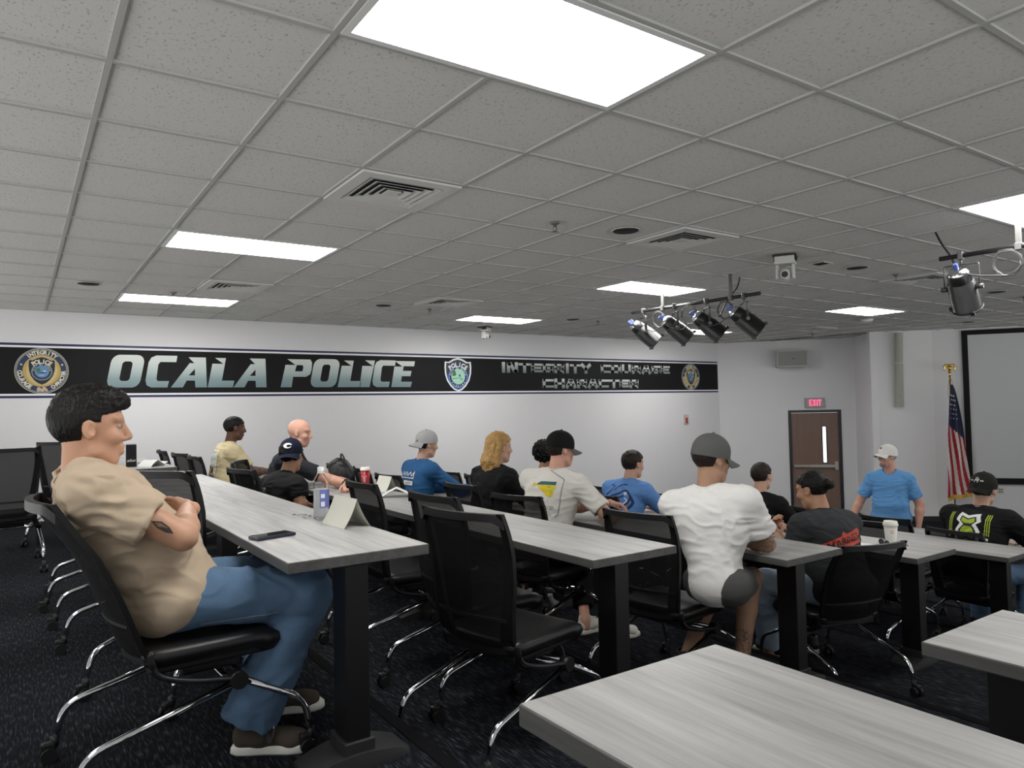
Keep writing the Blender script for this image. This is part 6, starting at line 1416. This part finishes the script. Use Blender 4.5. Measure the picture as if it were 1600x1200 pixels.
# stage spotlights on pipes
m_can = M('spot_black', (.010, .010, .011), .32); m_cable = M('cable_grey', (.07, .07, .07), .5); m_refl = M('lamp_reflector', (.8, .82, .85), .12, 1.0); m_lampb = M('lamp_base_blue', (.10, .14, .42), .3)
def spot(x, y, z, az, tilt, label, ang_y=0):
    t = thing('stage_spotlight', label, 'spotlight', (x, y, z), math.radians(az), 'black stage spotlights')
    # z: pipe height. the can hangs .22 under the pipe and points along +x, tilted down
    c = Vector((0, 0, -.235)); Q = Tr(*c) @ Ry(math.radians(tilt))     # can axis along local x after the tilt
    X = Q @ Ry(math.radians(90))
    b = MB(); b.lathe([(.0, -.16), (.035, -.158), (.06, -.14), (.074, -.105), (.078, -.06), (.078, -.055), (.088, -.05), (.088, .015), (.093, .018), (.093, .16), (.097, .162), (.097, .178), (.088, .18), (.086, .10), (0, .09)], 30, 0, X); body = b.build('can', m_can, t)
    b = MB(); b.lathe([(.0, -.166), (.034, -.1645), (.056, -.148), (.066, -.128)], 24, 0, X); b.build('rear_cap', m_refl, body)
    b = MB(); b.box(X @ Vector((0.012, 0, -.185)), (.03, .03, .055), 0, .006, X); b.box(X @ Vector((-.02, .01, -.178)), (.02, .02, .04), 0, .004, X); b.build('lamp_base', m_lampb, body)
    b = MB()
    for a in (90, 210, 330): p = X @ Vector((.104 * math.cos(math.radians(a)), .104 * math.sin(math.radians(a)), .172)); b.box(p, (.022, .03, .03), 0, .003, X)
    b.lathe([(.099, .166), (.106, .166), (.106, .176), (.099, .176)], 24, 0, X); b.build('filter_clip', m_can, body)
    b = MB(); yw = .112
    b.tube(fillet([c + Vector((0, yw, 0)), (0, yw, -.065), (0, -yw, -.065), c + Vector((0, -yw, 0))], .015), .0095, 8, flat=(.5, 1.3))
    for q in (-1, 1): b.cyl(c + Vector((0, q * .088, 0)), c + Vector((0, q * .135, 0)), .018, 12)
    b.build('yoke', M('yoke_steel', (.10, .10, .10), .35, .6), t)
    b = MB(); b.box((0, 0, .0), (.05, .035, .06), 0, .006); b.cyl((0, 0, -.02), (0, 0, -.07), .009, 8); b.cyl((.02, 0, 0), (.055, 0, 0), .007, 8); b.build('clamp', M('clamp_grey', (.09, .09, .09), .4, .5), t)
def pipe(name, a, b_, hang, label):
    t = thing(name, label, 'pipe', ((a[0] + b_[0]) / 2, (a[1] + b_[1]) / 2, a[2])); o = Vector(t.location); A, B = Vector(a) - o, Vector(b_) - o
    p_ = MB(); p_.cyl(A, B, .0175, 14); p_.build('tube', m_can, t)
    for f in hang:
        q = A + (B - A) * f; s = MB(); s.box(q + Vector((0, 0, (CEIL - o.z) / 2)), (.012, .035, CEIL - o.z), 0); s.box(q, (.045, .04, .05), 0, .004); s.build('hanger', M('hanger_grey', (.10, .10, .095), .5), t)
    return t
PZ = 2.262
bar1a, bar1b = (5.72, 5.92, PZ), (5.83, 4.30, PZ)
pipe('lighting_pipe', bar1a, bar1b, (.27, .80), 'black pipe carrying four spotlights under the ceiling')
bar2a, bar2b = (5.66, 2.60, PZ), (5.74, 1.2, PZ)
pipe('lighting_pipe', bar2a, bar2b, (.36, .9), 'black pipe at the right edge carrying the single spotlight')
for f, az, l in ((.10, -32, 'first stage spotlight from the left in the row of four'), (.37, -34, 'second stage spotlight from the left in the row of four'), (.62, -36, 'third stage spotlight from the left in the row of four'), (.89, -38, 'rightmost stage spotlight in the row of four')):
    x, y = bar1a[0] + (bar1b[0] - bar1a[0]) * f, bar1a[1] + (bar1b[1] - bar1a[1]) * f; spot(x, y, PZ, az, 40, l)
spot(5.672, 2.46, PZ, 8, 52, 'single black stage spotlight hanging at the right edge')
spot(5.70, 1.92, PZ, 8, 52, 'black stage spotlight cut off by the right edge')
def coil(c, r, n, ax, name, label, tail):
    b = MB(); c = Vector(c); ax = Vector(ax); pts = []
    for i in range(n * 16 + 1):
        a = 2 * PI * i / 16; rr = r * (1 + .07 * math.sin(i * 1.7) + .05 * math.sin(i * .31)); pts.append(c + ax * (rr * math.cos(a)) + Vector((0, 0, 1)) * (rr * math.sin(a)) + ax.cross(Vector((0, 0, 1))) * (.012 * math.sin(i * .4)))
    b.tube(pts, .0052, 6); b.tube(bez(tail, 8), .0052, 6); o = b.build(name, m_cable, None); tag(o, label, 'cable', 'coiled lighting cables')
D_ = (Vector(bar1b) - Vector(bar1a)).normalized(); A_ = Vector(bar1a)
def at1(f, dz=0.0, off=0.0): return A_ + (Vector(bar1b) - A_) * f + Vector((off, 0, dz))
coil(at1(.235, -.115), .085, 4, D_, 'cable_coil', 'grey cable coil left of the second spotlight in the row', [at1(.235, -.2), at1(.2, -.24, -.02), at1(.14, -.2, -.05), at1(.11, -.17, -.08)])
coil(at1(.485, -.11), .098, 3, D_, 'cable_coil', 'pale grey cable coil between the second and third spotlights', [at1(.485, -.2), at1(.45, -.26, -.05), at1(.40, -.24, -.1), at1(.36, -.2, -.12)])
coil(at1(.755, -.11), .088, 5, D_, 'cable_coil', 'dark grey cable coil beside the rightmost spotlight of the row', [at1(.755, -.2), at1(.72, -.25, -.05), at1(.66, -.26, -.1), at1(.6, -.2, -.12)])
D2 = (Vector(bar2b) - Vector(bar2a)).normalized(); A2 = Vector(bar2a)
coil(A2 + D2 * .43 + Vector((0, 0, -.10)), .088, 5, D2, 'cable_coil', 'grey cable coil on the pipe at the right edge', [A2 + D2 * .43 + Vector((0, 0, -.19)), A2 + D2 * .28 + Vector((-.04, 0, -.17)), A2 + D2 * .2 + Vector((-.08, 0, -.15)), A2 + D2 * .12 + Vector((-.12, 0, -.15))])
for nm, pts, l in (('safety_cord', [(6.05, 4.70, CEIL), (5.90, 4.62, 2.37), (5.80, 4.64, 2.26), (5.76, 4.74, 2.08)], 'thin dark cord from the ceiling to the row of four spotlights'), ('safety_cord', [(5.78, 2.68, CEIL - .0), (5.70, 2.60, 2.38), (5.66, 2.52, 2.26), (5.56, 2.44, 2.13)], 'thin dark cord from the ceiling to the single spotlight')):
    b = MB(); b.tube(bez(pts, 6), .007, 6); tag(b.build(nm, m_can, None), l, 'cord')
# ------------------------------------------------------------------ things on the tables and chairs
T1Z, T2Z, T3Z, T4Z = .7404, .7404 - STEP, .7404 - 2 * STEP, .7404 - 3 * STEP
t = thing('phone', 'dark phone lying flat on the table in front of the man with folded arms', 'phone', (.825, 2.885, T1Z), math.radians(14)); b = MB(); b.box((0, 0, .0065), (.162, .079, .0125), 0, .004); b.build('case', M('phone_case', (.02, .021, .042), .3), t); b = MB(); b.box((0, 0, .0131), (.150, .069, .0008), 0); b.build('screen', M('phone_glass', (.01, .01, .012), .06), t)
# water bottle
m_glass = bpy.data.materials.new('clear_plastic'); m_glass.use_nodes = True; bs = m_glass.node_tree.nodes['Principled BSDF']; bs.inputs['Transmission Weight'].default_value = 1; bs.inputs['Roughness'].default_value = .02; bs.inputs['IOR'].default_value = 1.08; bs.inputs['Base Color'].default_value = (.97, .98, .99, 1)
m_water = bpy.data.materials.new('water'); m_water.use_nodes = True; bs = m_water.node_tree.nodes['Principled BSDF']; bs.inputs['Transmission Weight'].default_value = .4; bs.inputs['Roughness'].default_value = .15; bs.inputs['IOR'].default_value = 1.15; bs.inputs['Base Color'].default_value = (.80, .81, .82, 1)
t = thing('water_bottle', 'clear plastic water bottle with blue label beside the folded name card', 'bottle', (1.14, 3.215, T1Z))
b = MB(); b.lathe([(0, .002), (.028, .001), (.0335, .006), (.0345, .02), (.0345, .145), (.0345, .155), (.031, .175), (.022, .195), (.0135, .207), (.013, .222), (.012, .222), (.0125, .206), (.021, .194), (.030, .174), (.0335, .155), (.0335, .02), (.032, .008), (0, .005)], 28); b.build('shell', m_glass, t)
b = MB(); b.lathe([(0, .0055), (.0315, .0085), (.033, .02), (.033, .138), (0, .138)], 28); b.build('water', m_water, t)
b = MB(); b.lathe([(.0152, .214), (.0158, .216), (.0158, .232), (.0145, .235), (0, .235)], 24, 0, smooth=True); b.lathe([(.0165, .208), (.0165, .2125)], 20); b.build('bottle_cap', M('cap_white_plastic', (.75, .75, .74), .4), t)
lb = MB(); n = 14; vs = []
for i in range(n + 1):
    a = math.radians(-120 + 110 * i / n)
    for z in (.055, .135): vs.append((.0352 * math.cos(a), .0352 * math.sin(a), z))
lb.add(vs, [(2 * i, 2 * i + 2, 2 * i + 3, 2 * i + 1) for i in range(n)], 0, True); lo = lb.build('label', M('label_blue', (.14, .17, .44), .4), t)
for z0, z1 in ((.060, .082), (.098, .116)):
    b = MB(); vs = []
    for i in range(5):
        a = math.radians(-112 + 28 * i / 4)
        for z in (z0, z1): vs.append((.0358 * math.cos(a), .0358 * math.sin(a), z))
    b.add(vs, [(2 * i, 2 * i + 2, 2 * i + 3, 2 * i + 1) for i in range(4)], 0, True); b.build('label_patch', M('label_white', (.75, .76, .82), .5), lo)
m_card = M('card_stock', (.62, .62, .55), .75); m_paper = M('white_paper', (.78, .78, .75), .8)
def tent(x, y, z, rot, L_, h, sp, label, bow=.008, spread=None, m=m_card):
    b = MB(); n = 8; vs = []; w_ = sp
    for side in (1, -1):
        for i in range(n + 1):
            u = i / n; xx = side * w_ * u + side * bow * math.sin(u * PI) * -1; zz = h * (1 - u)
            for y_ in (-L_ / 2, L_ / 2): vs.append((xx, y_, zz))
    m_ = 2 * (n + 1); fs = []
    for s_ in (0, m_):
        for i in range(n): q = (s_ + 2 * i, s_ + 2 * i + 1, s_ + 2 * i + 3, s_ + 2 * i + 2); fs.append(q if s_ else q[::-1])
    off = len(vs); vs2 = [(x_ * .985, y_, z_ - .0012) for x_, y_, z_ in vs]
    b.add(vs + vs2, fs + [tuple(off + k for k in reversed(f)) for f in fs], 0, False); o = b.build('tent_card', m, None, (x, y, z + .001), math.radians(rot)); tag(o, label, 'name card', 'folded name cards'); return o
tent(1.165, 2.985, T1Z, 3, .23, .118, .06, 'large blank folded name card beside the water bottle', .006)
tent(2.50, 5.52, T2Z, 6, .20, .12, .055, 'folded name card standing near the red cup', .004)
tent(2.40, 5.10, T2Z, -27, .15, .065, .115, 'wide curled folded card lying open between two empty chairs', -.012, m=m_paper)
tent(1.05, 7.62, T1Z, 40, .16, .06, .09, 'curled white card on the far table by the black box', -.012, m=m_paper)
m_red = M('cup_red', (.42, .012, .022), .4); m_cupw = M('cup_white', (.74, .73, .66), .5)
t = thing('paper_cup', 'red paper coffee cup with white lid on the table', 'cup', (2.52, 5.98, T2Z)); b = MB(); b.lathe([(0, .002), (.030, .0), (.0305, .004), (.043, .142), (.041, .142)], 28); b.build('sleeve', m_red, t)
b = MB(); b.lathe([(.046, .138), (.0465, .146), (.043, .150), (.041, .166), (.036, .166), (.034, .160), (0, .160)], 28); b.build('lid', m_cupw, t)
mk = MB(); 
for k, z in enumerate((.085, .07, .058, .045)):
    vs = []; r = .0365 + z * .03 if False else .031 + z * .0915
    for i in range(7):
        a = math.radians(-128 + (24 if k else 32) * (i / 6 - .5) * 2 * (1 - .18 * k)); zz = z + .006 * math.sin(i * 1.6 + k)
        for dz in (-.003, .003): vs.append(((r + .0012) * math.cos(a), (r + .0012) * math.sin(a), zz + dz))
    mk.add(vs, [(2 * i, 2 * i + 2, 2 * i + 3, 2 * i + 1) for i in range(6)])
mk.build('printed_mark', m_cupw, t)
t = thing('paper_cup', 'white paper coffee cup with white lid at a table end', 'cup', (5.02, 2.70, T4Z)); b = MB(); b.lathe([(0, .002), (.031, .0), (.0315, .006), (.045, .14), (.043, .14)], 28); b.build('sleeve', m_cupw, t)
b = MB(); b.lathe([(.0485, .136), (.049, .146), (.046, .150), (.043, .166), (.038, .166), (.036, .160), (0, .160)], 28); b.build('lid', m_cupw, t)
mk = MB(); 
for r_ in (.008, .011):
    vs = []
    for i in range(17):
        a = 2 * PI * i / 16
        for rr in (r_ - .0008, r_ + .0008):
            zz = .095 + rr * math.sin(a); r0 = .0318 + zz * .0955 + .0008; an = math.radians(-139) + rr * math.cos(a) / r0; vs.append((r0 * math.cos(an), r0 * math.sin(an), zz))
    mk.add(vs, [(2 * i, 2 * i + 1, 2 * i + 3, 2 * i + 2) for i in range(16)])
mk.build('printed_mark', M('faded_red', (.32, .12, .1), .6), t)
# sunglasses and papers by the white cup
t = thing('sunglasses', 'black sunglasses lying on papers beside the white cup', 'sunglasses', (4.93, 2.70, T4Z + .003), math.radians(150))
b = MB()
for q in (1, -1): b.tube([(.0, q * .034 + .026 * math.cos(a), .024 + .019 * math.sin(a)) for a in [i / 18 * 2 * PI for i in range(18)]], .0035, 6, closed=True)
b.tube([(0, .01, .028), (0, -.01, .028)], .003, 6); b.build('front_frame', m_blkshoe, t)
for q in (1, -1): b = MB(); b.tube(bez([(0, q * .06, .03), (-.07, q * .066, .03), (-.11, q * .062, .022), (-.14, q * .05, .006)], 5), .0032, 6); b.build('temple', m_blkshoe, t)
for q in (1, -1): b = MB(); b.add([(0, q * .034 + .025 * math.cos(a), .024 + .018 * math.sin(a)) for a in [i / 18 * 2 * PI for i in range(18)]], [tuple(range(18))]); b.build('lens', M('dark_lens', (.01, .008, .008), .1), t)
def sheet(x, y, z, rot, w_, h, label, curl=0.0, n=1, name='paper_sheet'):
    b = MB(); N = 8; vs = []
    for i in range(N + 1):
        u = i / N - .5
        for v in (-.5, .5): vs.append((u * w_, v * h, .0006 + curl * (2 * abs(u)) ** 3))
    top = [(a, b_, c + .0008 * n) for a, b_, c in vs]; k = len(vs); fs = []
    for i in range(N): q = (2 * i, 2 * i + 2, 2 * i + 3, 2 * i + 1); fs.append(tuple(k + j for j in q)); fs.append(q[::-1])
    rim = list(range(0, k, 2)) + list(range(k - 1, 0, -2))
    for a, c in zip(rim, rim[1:] + rim[:1]): fs.append((a, c, k + c, k + a))
    b.add(vs + top, fs); return tag(b.build(name, m_paper, None, (x, y, z), math.radians(rot)), label, 'paper', 'loose papers')
sheet(4.88, 2.72, T4Z, 20, .20, .27, 'white paper under the sunglasses beside the white cup')
sheet(1.10, 7.95, T1Z, 15, .2, .27, 'white papers on the far table behind the man\'s face', .02, 6)
sheet(3.74, 4.07, T3Z, 30, .11, .09, 'white folded paper under the hand of the man in the black cap', .0, 12)
sheet(4.05 + .85, 6.85, T4Z, 10, .21, .28, 'white paper on a table right of the royal blue shirt', .0, 4)
sheet(5.0, 3.85, T4Z, 5, .21, .28, 'white paper between the white tee and the chair by the door', 0, 3)
# black box with a white mark on the far table
t = thing('storage_box', 'tall black box with white lettering on the far table', 'box', (.90, 7.78, T1Z), math.radians(-6)); b = MB(); b.box((0, 0, .105), (.09, .20, .21), 0, .003); b.build('carton', m_blk, t); b = MB(); tr = fit_text('also', -.05, .05, 0, .026, shear=.3)
for q in tr: b.add([(-.0462, -v.x, .05 + v.y) for v in q] , [(0, 1, 2)])
for q in tr: b.add([(v.x * .7, -.1012, .05 + v.y) for v in q], [(0, 1, 2)])
b.build('lettering', m_pw, t)
b = MB(); rs = random.Random(3)      # thin dark smear trailing from the bottle
for k in range(16):
    x, y = 1.115 + rs.uniform(-.03, .03), 3.26 + .012 * k + rs.uniform(-.01, .01); L_ = rs.uniform(.01, .035)
    b.tube(bez([(x, y, T1Z), (x + rs.uniform(-.012, .012), y + L_ / 2, T1Z), (x + rs.uniform(-.02, .02), y + L_, T1Z)], 3), .0011, 4)
tag(b.build('smear', M('smear_dark', (.03, .028, .026), .8), None), 'thin dark smear on the table left of the water bottle', 'stain')
# phone in the hands of the person with the bun
t = thing('phone', 'dark phone held in both hands by the person with the hair bun', 'phone', (4.33, 3.15, tz(4) + .90), math.radians(75)); b = MB(); b.box((0, 0, 0), (.012, .072, .14), 0, .003, Ry(math.radians(35))); b.build('case', M('phone_case', (0, 0, 0)), t); b = MB(); b.box(Ry(math.radians(35)) @ Vector((-.0066, 0, 0)), (.001, .064, .13), 0, 0, Ry(math.radians(35))); b.build('screen', MATS['phone_glass'], t)
# backpack hanging on a chair, jacket over another
m_pack = M('pack_nylon', (.010, .010, .011), .5, bump=.3, scale=120)
t = thing('backpack', 'bulky black backpack on the chair left of the royal blue shirt', 'backpack', (2.72, 7.05, tz(3) + .68), math.radians(0))
f = Field((-.22, -.3, -.1), (.22, .3, .5), .012); f.ell((0, 0, .16), (.12, .18, .24), k=.05); f.ell((-.08, 0, .10), (.08, .14, .14), k=.04); f.ell((-.02, .05, .33), (.09, .10, .08), k=.05); f.ell((-.03, -.09, .28), (.08, .08, .09), k=.05); V, F = f.mesh(1); V = wrinkle(V, F, .012, (14, 14, 14), 4); skin_mesh('bag_body', [(V, F)], m_pack, t)
b = MB(); b.tube(bez([(.02, -.05, .38), (.0, -.02, .45), (.0, .03, .45), (.02, .06, .38)], 6), .009, 8); b.build('carry_loop', m_pack, t)
for q in (-1, 1): b = MB(); b.tube(bez([(.09, q * .08, .34), (.14, q * .1, .2), (.13, q * .11, .05), (.08, q * .1, -.03)], 6), .014, 8, flat=(1, .4)); b.build('shoulder_strap', m_pack, t)
b = MB(); b.tube(bez([(-.10, -.10, .24), (-.155, 0, .26), (-.10, .10, .24)], 8), .004, 6); b.ell((-.15, .03, .25), (.006, .006, .014), 8); b.build('zipper', m_alum, t)
